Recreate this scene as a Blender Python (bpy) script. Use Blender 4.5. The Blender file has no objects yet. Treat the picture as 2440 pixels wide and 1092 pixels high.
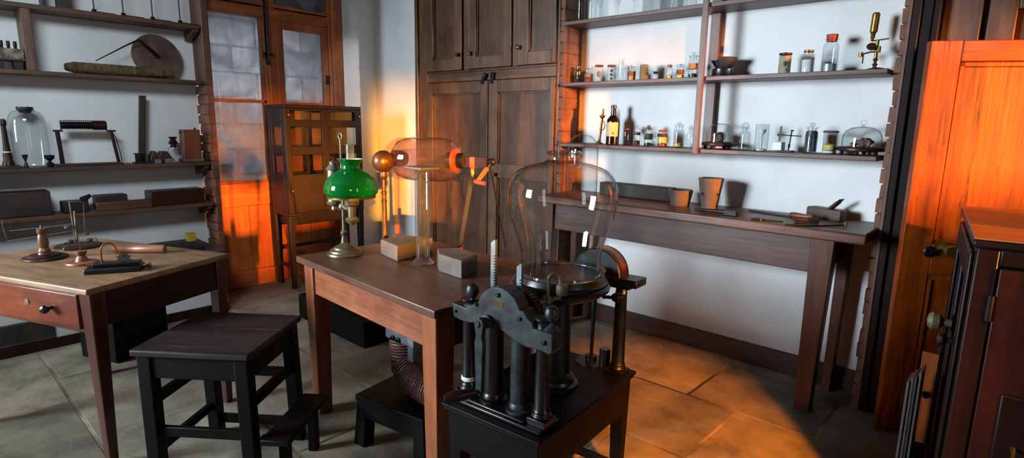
import bpy, bmesh, math, random
from mathutils import Vector, Matrix, Quaternion
random.seed(7)
PI = math.pi
S = bpy.context.scene
COL = S.collection

# ------------------------------------------------------------------ camera
F = 1355.6                      # focal length in pixels of a 2440 px wide frame
CH = 1.40                       # camera height
def cam_axes(yaw=-0.737, pit=0.1829, rol=0.01645):
    cy, sy, cp, sp, co, so = math.cos(yaw), math.sin(yaw), math.cos(pit), math.sin(pit), math.cos(rol), math.sin(rol)
    f = Vector((sy*cp, cy*cp, -sp)); r = Vector((cy, -sy, 0)); u = r.cross(f)
    return co*r + so*u, -so*r + co*u, f
RT, UP, FW = cam_axes()
O = Vector((0, 0, CH))
def ray(u, v): return RT*((u-1220)/F) - UP*((v-546)/F) + FW
def Z(u, v, z): d = ray(u, v); return O + d*((z-CH)/d.z)        # point of the photo on a level plane
def Y(u, v, y): d = ray(u, v); return O + d*(y/d.y)              # on a plane parallel to the shelf wall
def X(u, v, x): d = ray(u, v); return O + d*(x/d.x)              # on a plane parallel to the door wall
def V_(u, v, p):                 # on the upright plane through p that faces the camera
    n = Vector((p[0], p[1], 0)); d = ray(u, v); return O + d*((Vector(p)-O).dot(n)/d.dot(n))
def mpp(p): return (Vector(p)-O).dot(FW)/F                       # metres per photo pixel at p
cd = bpy.data.cameras.new('camera'); cam = bpy.data.objects.new('camera', cd); COL.objects.link(cam)
cd.sensor_width = 36; cd.lens = F/2440*36; cd.clip_start = 0.05
cam.matrix_world = Matrix((( RT.x, UP.x, -FW.x, 0), (RT.y, UP.y, -FW.y, 0), (RT.z, UP.z, -FW.z, CH), (0, 0, 0, 1)))
S.camera = cam

# ------------------------------------------------------------------ materials
def lin(h):
    c = [int(h[i:i+2], 16)/255 for i in (0, 2, 4)]
    return tuple([(x/12.92 if x <= .04045 else ((x+.055)/1.055)**2.4) for x in c]) + (1,)
def newmat(name):
    m = bpy.data.materials.new(name); m.use_nodes = True
    nt = m.node_tree; return m, nt, nt.nodes['Principled BSDF'], nt.nodes, nt.links
def ramp(nodes, stops):
    r = nodes.new('ShaderNodeValToRGB'); e = r.color_ramp.elements
    while len(e) < len(stops): e.new(.5)
    for k, (p, c) in enumerate(stops): e[k].position = p; e[k].color = c
    return r
def wood(name, dark, light, axis='X', rough=.42, bump=.12, freq=9, wear=None, wear_amt=.62, spec=.5, fine=.5):
    m, nt, bs, N, L = newmat(name)
    tc = N.new('ShaderNodeTexCoord'); mp = N.new('ShaderNodeMapping')
    sc = {'X': (.09, 1, 1), 'Y': (1, .09, 1), 'Z': (1, 1, .09)}[axis]
    mp.inputs['Scale'].default_value = sc
    L.new(tc.outputs['Object'], mp.inputs['Vector'])
    n1 = N.new('ShaderNodeTexNoise'); n1.inputs['Scale'].default_value = freq; n1.inputs['Detail'].default_value = 5; n1.inputs['Roughness'].default_value = .6
    n1.inputs['Distortion'].default_value = .6
    n2 = N.new('ShaderNodeTexNoise'); n2.inputs['Scale'].default_value = freq*7; n2.inputs['Detail'].default_value = 3
    n3 = N.new('ShaderNodeTexNoise'); n3.inputs['Scale'].default_value = 4.5; n3.inputs['Detail'].default_value = 7; n3.inputs['Roughness'].default_value = .65
    L.new(mp.outputs[0], n1.inputs['Vector']); L.new(mp.outputs[0], n2.inputs['Vector']); L.new(tc.outputs['Object'], n3.inputs['Vector'])
    mx = N.new('ShaderNodeMix'); mx.data_type = 'FLOAT'; mx.inputs[0].default_value = fine*.6
    L.new(n1.outputs['Fac'], mx.inputs[2]); L.new(n2.outputs['Fac'], mx.inputs[3])
    r = ramp(N, [(.38, lin(dark)), (.62, lin(light))]); L.new(mx.outputs[0], r.inputs[0])
    out = r.outputs[0]
    m3 = N.new('ShaderNodeMix'); m3.data_type = 'RGBA'; m3.blend_type = 'MULTIPLY'; m3.inputs[0].default_value = .8
    r3 = ramp(N, [(.3, (.45, .45, .45, 1)), (.65, (1, 1, 1, 1))]); L.new(n3.outputs['Fac'], r3.inputs[0])
    L.new(out, m3.inputs[6]); L.new(r3.outputs[0], m3.inputs[7]); out = m3.outputs[2]
    if wear:
        n4 = N.new('ShaderNodeTexNoise'); n4.inputs['Scale'].default_value = 22; n4.inputs['Detail'].default_value = 8; n4.inputs['Roughness'].default_value = .75
        L.new(mp.outputs[0], n4.inputs['Vector'])
        r4 = ramp(N, [(wear_amt, (0, 0, 0, 1)), (wear_amt+.09, (1, 1, 1, 1))]); L.new(n4.outputs['Fac'], r4.inputs[0])
        m4 = N.new('ShaderNodeMix'); m4.data_type = 'RGBA'; L.new(r4.outputs[0], m4.inputs[0]); L.new(out, m4.inputs[6]); m4.inputs[7].default_value = lin(wear)
        out = m4.outputs[2]
    L.new(out, bs.inputs['Base Color'])
    bs.inputs['Roughness'].default_value = rough; bs.inputs['Specular IOR Level'].default_value = spec
    rr = N.new('ShaderNodeMapRange'); rr.inputs[3].default_value = max(.05, rough-.1); rr.inputs[4].default_value = rough+.15
    L.new(n3.outputs['Fac'], rr.inputs[0]); L.new(rr.outputs[0], bs.inputs['Roughness'])
    bp = N.new('ShaderNodeBump'); bp.inputs['Strength'].default_value = bump; bp.inputs['Distance'].default_value = .02
    L.new(mx.outputs[0], bp.inputs['Height']); L.new(bp.outputs[0], bs.inputs['Normal'])
    return m
def plain(name, col, rough=.5, metal=0, noise=.25, scale=14, bump=.05, spec=.5, col2=None):
    m, nt, bs, N, L = newmat(name)
    tc = N.new('ShaderNodeTexCoord'); n = N.new('ShaderNodeTexNoise'); n.inputs['Scale'].default_value = scale; n.inputs['Detail'].default_value = 5
    L.new(tc.outputs['Object'], n.inputs['Vector'])
    c = lin(col); c2 = lin(col2) if col2 else tuple([x*(1-noise) for x in c[:3]]) + (1,)
    r = ramp(N, [(.35, c2), (.65, c)]); L.new(n.outputs['Fac'], r.inputs[0]); L.new(r.outputs[0], bs.inputs['Base Color'])
    bs.inputs['Metallic'].default_value = metal; bs.inputs['Specular IOR Level'].default_value = spec
    rr = N.new('ShaderNodeMapRange'); rr.inputs[3].default_value = max(.03, rough-.08); rr.inputs[4].default_value = rough+.1
    L.new(n.outputs['Fac'], rr.inputs[0]); L.new(rr.outputs[0], bs.inputs['Roughness'])
    if bump:
        bp = N.new('ShaderNodeBump'); bp.inputs['Strength'].default_value = bump; bp.inputs['Distance'].default_value = .01
        L.new(n.outputs['Fac'], bp.inputs['Height']); L.new(bp.outputs[0], bs.inputs['Normal'])
    return m
def glassmat(name, tint='f4f8f8', edge='7d8688', gloss=1.0, rough=.01, dust_glare=0, dust_glare_col='8a8f98', power=1.0):
    """thin clear glass: see-through, reflecting more and tinting more at grazing angles"""
    m, nt, bs, N, L = newmat(name); N.remove(bs)
    out = N['Material Output']
    lw = N.new('ShaderNodeLayerWeight'); lw.inputs['Blend'].default_value = .25
    r = ramp(N, [(.0, lin(tint)), (.34, lin(tint)), (.8, lin(edge))]); L.new(lw.outputs['Facing'], r.inputs[0])
    tr = N.new('ShaderNodeBsdfTransparent'); L.new(r.outputs[0], tr.inputs['Color'])
    gl = N.new('ShaderNodeBsdfGlossy'); gl.inputs['Roughness'].default_value = rough
    fr = N.new('ShaderNodeFresnel'); fr.inputs['IOR'].default_value = 1.5
    # the same share of light is mirrored whichever side the pane is seen from
    geo = N.new('ShaderNodeNewGeometry'); inv = N.new('ShaderNodeMath'); inv.operation = 'MULTIPLY_ADD'
    L.new(geo.outputs['Backfacing'], inv.inputs[0]); inv.inputs[1].default_value = 1/1.5-1.5; inv.inputs[2].default_value = 1.5
    L.new(inv.outputs[0], fr.inputs['IOR'])
    mu = N.new('ShaderNodeMath'); mu.operation = 'MULTIPLY'; mu.inputs[1].default_value = gloss; mu.use_clamp = True
    L.new(fr.outputs[0], mu.inputs[0])
    mx = N.new('ShaderNodeMixShader'); L.new(mu.outputs[0], mx.inputs[0]); L.new(tr.outputs[0], mx.inputs[1]); L.new(gl.outputs[0], mx.inputs[2])
    last = mx.outputs[0]
    if dust_glare:
        df = N.new('ShaderNodeBsdfDiffuse'); df.inputs['Color'].default_value = lin(dust_glare_col)
        tc = N.new('ShaderNodeTexCoord'); n = N.new('ShaderNodeTexNoise'); n.inputs['Scale'].default_value = 3; n.inputs['Detail'].default_value = 7; n.inputs['Distortion'].default_value = 1.2
        L.new(tc.outputs['Object'], n.inputs['Vector'])
        r2 = ramp(N, [(.36, (dust_glare*.35,)*3+(1,)), (.66, (dust_glare*2.0,)*3+(1,))]); L.new(n.outputs['Fac'], r2.inputs[0])
        m2 = N.new('ShaderNodeMixShader'); L.new(r2.outputs[0], m2.inputs[0]); L.new(last, m2.inputs[1]); L.new(df.outputs[0], m2.inputs[2]); last = m2.outputs[0]
    L.new(last, out.inputs['Surface'])
    return m

# ------------------------------------------------------------------ mesh building
class B:
    def __init__(s): s.bm = bmesh.new()
    def poly(s, pts, faces):
        v = [s.bm.verts.new(p) for p in pts]
        for f in faces:
            try: s.bm.faces.new([v[i] for i in f])
            except ValueError: pass
        return s
    def box(s, x0, x1, y0, y1, z0, z1):
        return s.hexa([(x0,y0,z0),(x1,y0,z0),(x1,y1,z0),(x0,y1,z0)], [(x0,y0,z1),(x1,y0,z1),(x1,y1,z1),(x0,y1,z1)])
    def hexa(s, lo, hi):
        return s.poly(list(lo)+list(hi), [(3,2,1,0),(4,5,6,7),(0,1,5,4),(1,2,6,5),(2,3,7,6),(3,0,4,7)])
    def obox(s, c, size, rot=None):
        c = Vector(c); M = rot or Matrix.Identity(3); h = [k/2 for k in size]
        q = lambda x, y, z: c + M @ Vector((x*h[0], y*h[1], z*h[2]))
        return s.hexa([q(-1,-1,-1),q(1,-1,-1),q(1,1,-1),q(-1,1,-1)], [q(-1,-1,1),q(1,-1,1),q(1,1,1),q(-1,1,1)])
    def taper(s, c0, w0, c1, w1):       # a four-sided bar, w = (wx, wy) at each end
        f = lambda c, w: [(c[0]-w[0]/2,c[1]-w[1]/2,c[2]),(c[0]+w[0]/2,c[1]-w[1]/2,c[2]),(c[0]+w[0]/2,c[1]+w[1]/2,c[2]),(c[0]-w[0]/2,c[1]+w[1]/2,c[2])]
        return s.hexa(f(c0, w0), f(c1, w1))
    def lathe(s, prof, c=(0,0,0), axis=(0,0,1), seg=28, a0=0, a1=2*PI, caps=True, sx=1, sy=1):
        c = Vector(c); ax = Vector(axis).normalized()
        q = Vector((0,0,1)).rotation_difference(ax)
        full = abs(a1-a0-2*PI) < 1e-6
        n = seg if full else seg+1
        rings = []
        for r, z in prof:
            if r < 1e-6: rings.append([s.bm.verts.new(c + q @ Vector((0,0,z)))]); continue
            rings.append([s.bm.verts.new(c + q @ Vector((sx*r*math.cos(a0+(a1-a0)*k/seg), sy*r*math.sin(a0+(a1-a0)*k/seg), z))) for k in range(n)])
        for A, Bq in zip(rings, rings[1:]):
            for k in range(seg):
                k2 = (k+1) % n
                try:
                    if len(A) == 1 and len(Bq) == 1: continue
                    if len(A) == 1: s.bm.faces.new((A[0], Bq[k2], Bq[k]))
                    elif len(Bq) == 1: s.bm.faces.new((A[k], A[k2], Bq[0]))
                    else: s.bm.faces.new((A[k], A[k2], Bq[k2], Bq[k]))
                except ValueError: pass
        if caps and full:
            for R, rev in ((rings[0], True), (rings[-1], False)):
                if len(R) > 2:
                    try: s.bm.faces.new(list(reversed(R)) if rev else R)
                    except ValueError: pass
        return s
    def cyl(s, p0, p1, r0, r1=None, seg=20):
        p0 = Vector(p0); p1 = Vector(p1); r1 = r0 if r1 is None else r1
        return s.lathe([(r0, 0), (r1, (p1-p0).length)], p0, p1-p0, seg)
    def ball(s, c, r, seg=22, rings=12, sc=(1,1,1), axis=(0,0,1)):
        pr = [(r*math.sin(PI*k/rings)*sc[0], -r*math.cos(PI*k/rings)*sc[2]) for k in range(rings+1)]
        pr[0] = (0, pr[0][1]); pr[-1] = (0, pr[-1][1])
        return s.lathe(pr, c, axis, seg)
    def tube(s, pts, r, seg=10, caps=True):
        pts = [Vector(p) for p in pts]; n = len(pts)
        R = r if isinstance(r, (list, tuple)) else [r]*n
        T = [(pts[min(i+1, n-1)]-pts[max(i-1, 0)]).normalized() for i in range(n)]
        nx = T[0].orthogonal().normalized(); rings = []
        for i in range(n):
            if i: nx = T[i-1].rotation_difference(T[i]) @ nx
            b = T[i].cross(nx).normalized()
            rings.append([s.bm.verts.new(pts[i] + R[i]*(math.cos(2*PI*k/seg)*nx + math.sin(2*PI*k/seg)*b)) for k in range(seg)])
        for A, Bq in zip(rings, rings[1:]):
            for k in range(seg): s.bm.faces.new((A[k], A[(k+1) % seg], Bq[(k+1) % seg], Bq[k]))
        if caps: s.bm.faces.new(list(reversed(rings[0]))); s.bm.faces.new(rings[-1])
        return s
    def prism(s, pts, o, ux, uy, d):     # outline in the (ux, uy) plane at o, swept along vector d
        o = Vector(o); ux = Vector(ux); uy = Vector(uy); d = Vector(d); n = len(pts)
        a = [s.bm.verts.new(o + ux*p[0] + uy*p[1]) for p in pts]; b = [s.bm.verts.new(o + ux*p[0] + uy*p[1] + d) for p in pts]
        s.bm.faces.new(list(reversed(a))); s.bm.faces.new(b)
        for k in range(n): s.bm.faces.new((a[k], a[(k+1) % n], b[(k+1) % n], b[k]))
        return s
    def rough(s, amt, seed=0):
        rn = random.Random(seed)
        for v in s.bm.verts: v.co += Vector((rn.uniform(-amt, amt), rn.uniform(-amt, amt), rn.uniform(-amt, amt)))
        return s
    def outs(s, name, mat, parent=None, **kw):      # every separate piece becomes an object of its own
        bm = s.bm; bm.verts.index_update(); seen = set(); res = []
        for v in list(bm.verts):
            if v in seen: continue
            st = [v]; comp = []; seen.add(v)
            while st:
                q = st.pop(); comp.append(q)
                for e in q.link_edges:
                    o = e.other_vert(q)
                    if o not in seen: seen.add(o); st.append(o)
            nb = B(); mp = {q: nb.bm.verts.new(q.co) for q in comp}
            for f in {f for q in comp for f in q.link_faces}: nb.bm.faces.new([mp[q] for q in f.verts])
            res.append(nb.out(name, mat, parent, **kw))
        bm.free(); return res
    def out(s, name, mat, parent=None, loc=None, rot=None, bevel=0, seg=2, angle=29, fix=True):
        me = bpy.data.meshes.new(name)
        if fix: bmesh.ops.recalc_face_normals(s.bm, faces=s.bm.faces)
        s.bm.to_mesh(me); s.bm.free()
        for p in me.polygons: p.use_smooth = True
        me.set_sharp_from_angle(angle=math.radians(angle))
        me.materials.append(mat)
        o = bpy.data.objects.new(name, me); COL.objects.link(o)
        if parent: o.parent = parent
        if loc is not None: o.location = loc
        if rot is not None: o.rotation_euler = (0, 0, rot) if isinstance(rot, (int, float)) else rot
        if bevel:
            md = o.modifiers.new('bevel', 'BEVEL'); md.width = bevel; md.segments = seg; md.limit_method = 'ANGLE'; md.angle_limit = math.radians(40)
        return o
def tag(o, label, cat, group=None, kind=None):
    o['label'] = label; o['category'] = cat
    if group: o['group'] = group
    if kind: o['kind'] = kind
    return o
def thing(name, label, cat, loc=(0,0,0), rot=0, group=None):
    o = bpy.data.objects.new(name, None); COL.objects.link(o); o.empty_display_size = .05
    o.location = loc; o.rotation_euler = (0, 0, rot) if isinstance(rot, (int, float)) else rot
    return tag(o, label, cat, group)
def struct(o, label=None):
    o['kind'] = 'structure'
    if label: o['label'] = label
    return o
def copy_tree(o, parent=None):
    c = o.copy(); COL.objects.link(c)
    if parent: c.parent = parent
    for ch in [k for k in o.children]: copy_tree(ch, c)
    return c
def arc(c, r, a0, a1, n, ux, uy):
    c = Vector(c); ux = Vector(ux); uy = Vector(uy)
    return [c + r*(math.cos(a0+(a1-a0)*k/n)*ux + math.sin(a0+(a1-a0)*k/n)*uy) for k in range(n+1)]
# ------------------------------------------------------------------ materials in use
M = {}
def stone_floor():
    m, nt, bs, N, L = newmat('flagstone')
    tc = N.new('ShaderNodeTexCoord')
    wn = N.new('ShaderNodeTexNoise'); wn.inputs['Scale'].default_value = 1.7; wn.inputs['Detail'].default_value = 6
    L.new(tc.outputs['Object'], wn.inputs['Vector'])
    sub = N.new('ShaderNodeVectorMath'); sub.operation = 'SUBTRACT'; L.new(wn.outputs['Color'], sub.inputs[0]); sub.inputs[1].default_value = (.5, .5, .5)
    scl = N.new('ShaderNodeVectorMath'); scl.operation = 'SCALE'; L.new(sub.outputs[0], scl.inputs[0]); scl.inputs['Scale'].default_value = .035
    add = N.new('ShaderNodeVectorMath'); add.operation = 'ADD'; L.new(tc.outputs['Object'], add.inputs[0]); L.new(scl.outputs[0], add.inputs[1])
    mp = N.new('ShaderNodeMapping'); mp.inputs['Location'].default_value = (.93, .64, 0); L.new(add.outputs[0], mp.inputs['Vector'])
    br = N.new('ShaderNodeTexBrick'); L.new(mp.outputs[0], br.inputs['Vector'])
    br.inputs['Scale'].default_value = 1; br.inputs['Brick Width'].default_value = .82; br.inputs['Row Height'].default_value = .56
    br.inputs['Mortar Size'].default_value = .009; br.inputs['Mortar Smooth'].default_value = .25; br.offset = .42; br.squash = .75; br.squash_frequency = 3
    br.inputs['Color1'].default_value = lin('9c9686'); br.inputs['Color2'].default_value = lin('6f6c60'); br.inputs['Mortar'].default_value = lin('a3957a')
    n = N.new('ShaderNodeTexNoise'); n.inputs['Scale'].default_value = 4; n.inputs['Detail'].default_value = 9; n.inputs['Roughness'].default_value = .65
    L.new(tc.outputs['Object'], n.inputs['Vector'])
    r = ramp(N, [(.34, (.28, .27, .25, 1)), (.5, (.66, .65, .62, 1)), (.68, (1.05, 1.03, .98, 1))]); L.new(n.outputs['Fac'], r.inputs[0])
    mx = N.new('ShaderNodeMix'); mx.data_type = 'RGBA'; mx.blend_type = 'MULTIPLY'; mx.inputs[0].default_value = .85
    L.new(br.outputs['Color'], mx.inputs[6]); L.new(r.outputs[0], mx.inputs[7])
    n2 = N.new('ShaderNodeTexNoise'); n2.inputs['Scale'].default_value = 42; n2.inputs['Detail'].default_value = 4; L.new(tc.outputs['Object'], n2.inputs['Vector'])
    r2 = ramp(N, [(.62, (0, 0, 0, 1)), (.75, (.55, .55, .55, 1))]); L.new(n2.outputs['Fac'], r2.inputs[0])
    m2 = N.new('ShaderNodeMix'); m2.data_type = 'RGBA'; L.new(r2.outputs[0], m2.inputs[0]); L.new(mx.outputs[2], m2.inputs[6]); m2.inputs[7].default_value = lin('2c2823')
    # dark crack lines where the joints have lost their mortar
    n4 = N.new('ShaderNodeTexNoise'); n4.inputs['Scale'].default_value = 1.3; L.new(tc.outputs['Object'], n4.inputs['Vector'])
    r4 = ramp(N, [(.52, (0, 0, 0, 1)), (.62, (1, 1, 1, 1))]); L.new(n4.outputs['Fac'], r4.inputs[0])
    mm = N.new('ShaderNodeMath'); mm.operation = 'MULTIPLY'; L.new(r4.outputs[0], mm.inputs[0]); L.new(br.outputs['Fac'], mm.inputs[1])
    m4 = N.new('ShaderNodeMix'); m4.data_type = 'RGBA'; L.new(mm.outputs[0], m4.inputs[0]); L.new(m2.outputs[2], m4.inputs[6]); m4.inputs[7].default_value = lin('2a2620')
    L.new(m4.outputs[2], bs.inputs['Base Color']); bs.inputs['Roughness'].default_value = .62; bs.inputs['Specular IOR Level'].default_value = .4
    h = N.new('ShaderNodeMath'); h.operation = 'MULTIPLY_ADD'; L.new(br.outputs['Fac'], h.inputs[0]); h.inputs[1].default_value = -1.2; L.new(n.outputs['Fac'], h.inputs[2])
    bp = N.new('ShaderNodeBump'); bp.inputs['Strength'].default_value = .45; bp.inputs['Distance'].default_value = .02
    L.new(h.outputs[0], bp.inputs['Height']); L.new(bp.outputs[0], bs.inputs['Normal'])
    return m
def plaster():
    m, nt, bs, N, L = newmat('limewashed plaster')
    tc = N.new('ShaderNodeTexCoord'); n = N.new('ShaderNodeTexNoise'); n.inputs['Scale'].default_value = 3; n.inputs['Detail'].default_value = 6
    L.new(tc.outputs['Object'], n.inputs['Vector'])
    r = ramp(N, [(.35, lin('d3d6d6')), (.6, lin('dfe2e2'))]); L.new(n.outputs['Fac'], r.inputs[0]); L.new(r.outputs[0], bs.inputs['Base Color'])
    bs.inputs['Roughness'].default_value = .8; bs.inputs['Specular IOR Level'].default_value = .15
    bp = N.new('ShaderNodeBump'); bp.inputs['Strength'].default_value = .12; bp.inputs['Distance'].default_value = .02; L.new(n.outputs['Fac'], bp.inputs['Height']); L.new(bp.outputs[0], bs.inputs['Normal'])
    return m
def stonework():
    m, nt, bs, N, L = newmat('stonework')
    tc = N.new('ShaderNodeTexCoord'); mp = N.new('ShaderNodeMapping'); mp.inputs['Rotation'].default_value = (PI/2, 0, PI/2); L.new(tc.outputs['Object'], mp.inputs['Vector'])
    sx = N.new('ShaderNodeSeparateXYZ'); cx = N.new('ShaderNodeCombineXYZ'); L.new(tc.outputs['Object'], sx.inputs[0]); L.new(sx.outputs['Y'], cx.inputs['X']); L.new(sx.outputs['Z'], cx.inputs['Y'])
    br = N.new('ShaderNodeTexBrick'); L.new(cx.outputs[0], br.inputs['Vector']); br.inputs['Scale'].default_value = 1
    br.inputs['Brick Width'].default_value = .52; br.inputs['Row Height'].default_value = .27; br.inputs['Mortar Size'].default_value = .012
    br.inputs['Color1'].default_value = lin('8b8178'); br.inputs['Color2'].default_value = lin('6d665f'); br.inputs['Mortar'].default_value = lin('5c5650')
    n = N.new('ShaderNodeTexNoise'); n.inputs['Scale'].default_value = 7; n.inputs['Detail'].default_value = 7; L.new(tc.outputs['Object'], n.inputs['Vector'])
    r = ramp(N, [(.3, (.55, .55, .55, 1)), (.7, (1.1, 1.1, 1.1, 1))]); L.new(n.outputs['Fac'], r.inputs[0])
    mx = N.new('ShaderNodeMix'); mx.data_type = 'RGBA'; mx.blend_type = 'MULTIPLY'; mx.inputs[0].default_value = .8; L.new(br.outputs['Color'], mx.inputs[6]); L.new(r.outputs[0], mx.inputs[7])
    L.new(mx.outputs[2], bs.inputs['Base Color']); bs.inputs['Roughness'].default_value = .9
    return m
M['floor'] = stone_floor(); M['plaster'] = plaster(); M['low_bounce_wall'] = plain('dark low-bounce wall', '6e6254', .85, 0, .15, 6, 0); M['stone_wall'] = stonework()  # unseen ceiling and walls are darkened to cut bounced light
M['brick'] = plain('painted brickwork', '7a4e38', .7, noise=.35, scale=12, bump=.3, col2='553829')
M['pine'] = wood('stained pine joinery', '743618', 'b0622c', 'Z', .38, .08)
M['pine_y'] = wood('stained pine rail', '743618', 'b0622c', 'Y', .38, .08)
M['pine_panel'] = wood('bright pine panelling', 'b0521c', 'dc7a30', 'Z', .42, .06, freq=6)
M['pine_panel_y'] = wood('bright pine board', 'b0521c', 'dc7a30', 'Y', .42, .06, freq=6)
M['cup_x'] = wood('brown cupboard rail', '45301f', '6e4e35', 'X', .38, .1)
M['cup_z'] = wood('brown cupboard stile', '45301f', '6e4e35', 'Z', .38, .1)
M['cup_p'] = wood('brown cupboard panel', '3f2919', '63432c', 'Z', .36, .08, freq=7)
M['shelf_x'] = wood('dark shelf board', '3e2620', '6d4a40', 'X', .45, .12, wear='a08a84', wear_amt=.7)
M['shelf_y'] = wood('dark shelf board lengthwise', '3f2a1d', '68472f', 'Y', .5, .12)
M['shelf_z'] = wood('dark shelf upright', '43291f', '6f4d40', 'Z', .45, .12)
M['bench_x'] = wood('worn bench top', '4e3026', '84543f', 'X', .36, .15, wear='9a8274', wear_amt=.68)
M['bench_a'] = wood('bench apron', '361f17', '5d3a2c', 'X', .42, .12)
M['bench_z'] = wood('bench leg', '3c1d13', '663622', 'Z', .36, .1)
M['mahog_x'] = wood('red mahogany lengthwise', '3e140a', '7c351b', 'X', .3, .06, spec=.6)
M['mahog_z'] = wood('red mahogany upright', '300f09', '5a2415', 'Z', .3, .06, spec=.6)
M['tabletop_l'] = wood('faded oak table top', '6b4f37', 'a8835f', 'X', .42, .14, wear='b79c7c', wear_amt=.66)
M['tabletop_c'] = wood('dark polished table top', '4a3024', '734a38', 'X', .34, .08, wear='6d5040', wear_amt=.71)
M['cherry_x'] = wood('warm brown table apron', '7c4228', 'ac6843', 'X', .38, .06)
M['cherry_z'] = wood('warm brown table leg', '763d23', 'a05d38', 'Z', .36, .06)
M['black_wood'] = wood('black painted wood', '050404', '0c0909', 'X', .5, .1, wear='33221c', wear_amt=.68, spec=.14)
M['black_wood_z'] = wood('black painted leg', '040303', '0a0808', 'Z', .5, .1, wear='2a1a17', wear_amt=.71, spec=.14)
M['stool_top'] = wood('scuffed black seat', '1c1514', '3a2c2a', 'X', .6, .25, wear='94766a', wear_amt=.60, spec=.2)
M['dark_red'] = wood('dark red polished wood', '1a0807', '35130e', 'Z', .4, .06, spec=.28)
M['dark_trim'] = wood('very dark red joinery', '0f0605', '1f0d09', 'Z', .5, .06, spec=.15)
M['dark_cab'] = wood('near black polished wood', '0c0505', '1e0c0a', 'Z', .4, .05, spec=.22)
M['cab_top'] = wood('tan cabinet top', '8a5220', 'b3742f', 'X', .45, .05)
M['case_z'] = wood('dark glazed case wood', '0f0604', '21100a', 'Z', .45, .06)
M['door_z'] = wood('varnished pine door', '5a2006', 'a64e0e', 'Z', .4, .14, spec=.25, freq=7, wear='2a0f04', wear_amt=.565)
M['door_x'] = wood('varnished pine door rail', '5a2006', 'a64e0e', 'X', .4, .14, spec=.25, freq=7, wear='2a0f04', wear_amt=.585)
M['dark_plank'] = wood('dark weathered plank', '1e1a17', '3a322b', 'Z', .6, .2)
M['dark_box'] = wood('dark brown box wood', '1f1412', '3d2822', 'Y', .5, .1)
M['mid_wood'] = wood('mid brown wood', '4a2c1a', '7a4c2c', 'Y', .45, .1)
M['turned'] = wood('turned walnut', '4a2a1a', '8a5434', 'Z', .35, .05)
M['copper_wood'] = wood('reddish turned wood', '6b3a28', 'a86b4c', 'X', .35, .05)
M['block'] = plain('grey weathered wood block', '665d55', .65, noise=.3, scale=8, bump=.15, col2='453e38')
M['iron'] = plain('black iron', '1a1c1f', .4, .6, .4, 20, .06)
M['pump_iron'] = plain('blue black cast iron', '2d3638', .42, .2, .4, 22, .15, col2='12181a')
M['pump_black'] = plain('black japanned metal', '090b0c', .34, .0, .4, 14, .03)
M['steel'] = plain('grey steel', '76828a', .35, .8, .3, 20, .04)
M['brass'] = plain('aged brass', '9c783a', .3, .75, .35, 16, .03, col2='664c20')
M['dull_brass'] = plain('dull brass', '857b62', .4, .6, .3, 16, .04, col2='565040')
M['bronze'] = plain('dark bronze', '6e4b32', .34, .6, .35, 14, .04, col2='4a3522')
M['gold'] = plain('gold lettering', 'b58a3a', .35, .8, .2, 30, 0)
M['copper'] = plain('copper', 'b5653a', .3, 1, .3, 16, .03)
M['wire'] = plain('dull red covered wire', '6e4a43', .5, 0, .35, 30, .05)
M['rubber'] = plain('black rubber', '141212', .5, 0, .3, 14, .05)
M['white'] = plain('white plastic', 'd9d8d2', .5, 0, .05, 14, 0)
M['cork'] = plain('cork', '8c5028', .8, 0, .3, 60, .2)
M['red_cork'] = plain('red stopper', '8f3c22', .6, 0, .2, 40, .1)
M['glass'] = glassmat('clear glass')
M['jar_glass'] = glassmat('bell jar glass', 'f4f7f7', '59605f', gloss=1.4)
M['plate_glass'] = glassmat('cabinet glass', 'eef2f2', '9aa2a2')
M['thick_glass'] = glassmat('thick cylinder glass', 'eef2f2', 'b9c2c2', gloss=3.2, dust_glare=.02, dust_glare_col='d8e0e0')
M['smoke_glass'] = glassmat('pinkish machine glass', 'f4e9e4', '8d7a80', gloss=1.4, dust_glare=.03, dust_glare_col='b79a92')
M['dusty_glare_glass'] = glassmat('dusty window glass with glare', 'cfd3d8', '8f949c', gloss=1.2, dust_glare=.24, dust_glare_col='a9abb8')  # dust mottling also stands in for glare on the door panes
M['green_glass'] = plain('green shade', '0c8a3c', .12, 0, .1, 5, 0)
M['paper'] = plain('old paper label', 'cfb48a', .7, 0, .1, 20, 0)
M['ink'] = plain('dark print', '2b2018', .7, 0, .1, 20, 0)
M['powder_w'] = plain('white powder', 'dde0e0', .9, 0, .1, 60, .2)
M['powder_y'] = plain('yellow powder', 'dcc06a', .9, 0, .25, 50, .3)
M['orange_label'] = plain('orange label', 'b5804a', .6, 0, .3, 20, 0)
M['brown_label'] = plain('brown label', '7a3a22', .6, 0, .3, 20, 0)
M['dark_grain'] = plain('dark grains', '25262a', .7, 0, .5, 60, .5)
M['crystals'] = plain('blue black crystals', '3a464e', .35, 0, .6, 45, .6)
M['rust_grain'] = plain('red brown grains', '8a3f2c', .8, 0, .4, 60, .4)
M['mineral'] = plain('grey mineral', '6a665f', .75, 0, .55, 26, .6, col2='2f2d2a')
M['rock'] = plain('brown rock', '86706a', .85, 0, .5, 22, .6, col2='4d3c38')
M['bowl'] = plain('charred black clay', '25262a', .75, 0, .4, 18, .3)
M['clay'] = plain('fired clay', '6e625a', .7, 0, .35, 9, .15, col2='57493f')
M['bottle_dark'] = plain('dark bottle glass', '140b05', .06, 0, .2, 5, 0, spec=.7)
M['porcelain'] = plain('white block', 'd5dade', .5, 0, .05, 12, 0)
M['grey_liq'] = plain('silver grey metal powder', '9aa0a2', .4, .4, .2, 40, .2)
M['straw'] = wood('fibre winding', '3d3020', '7a6440', 'Z', .8, .4, freq=30)
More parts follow.
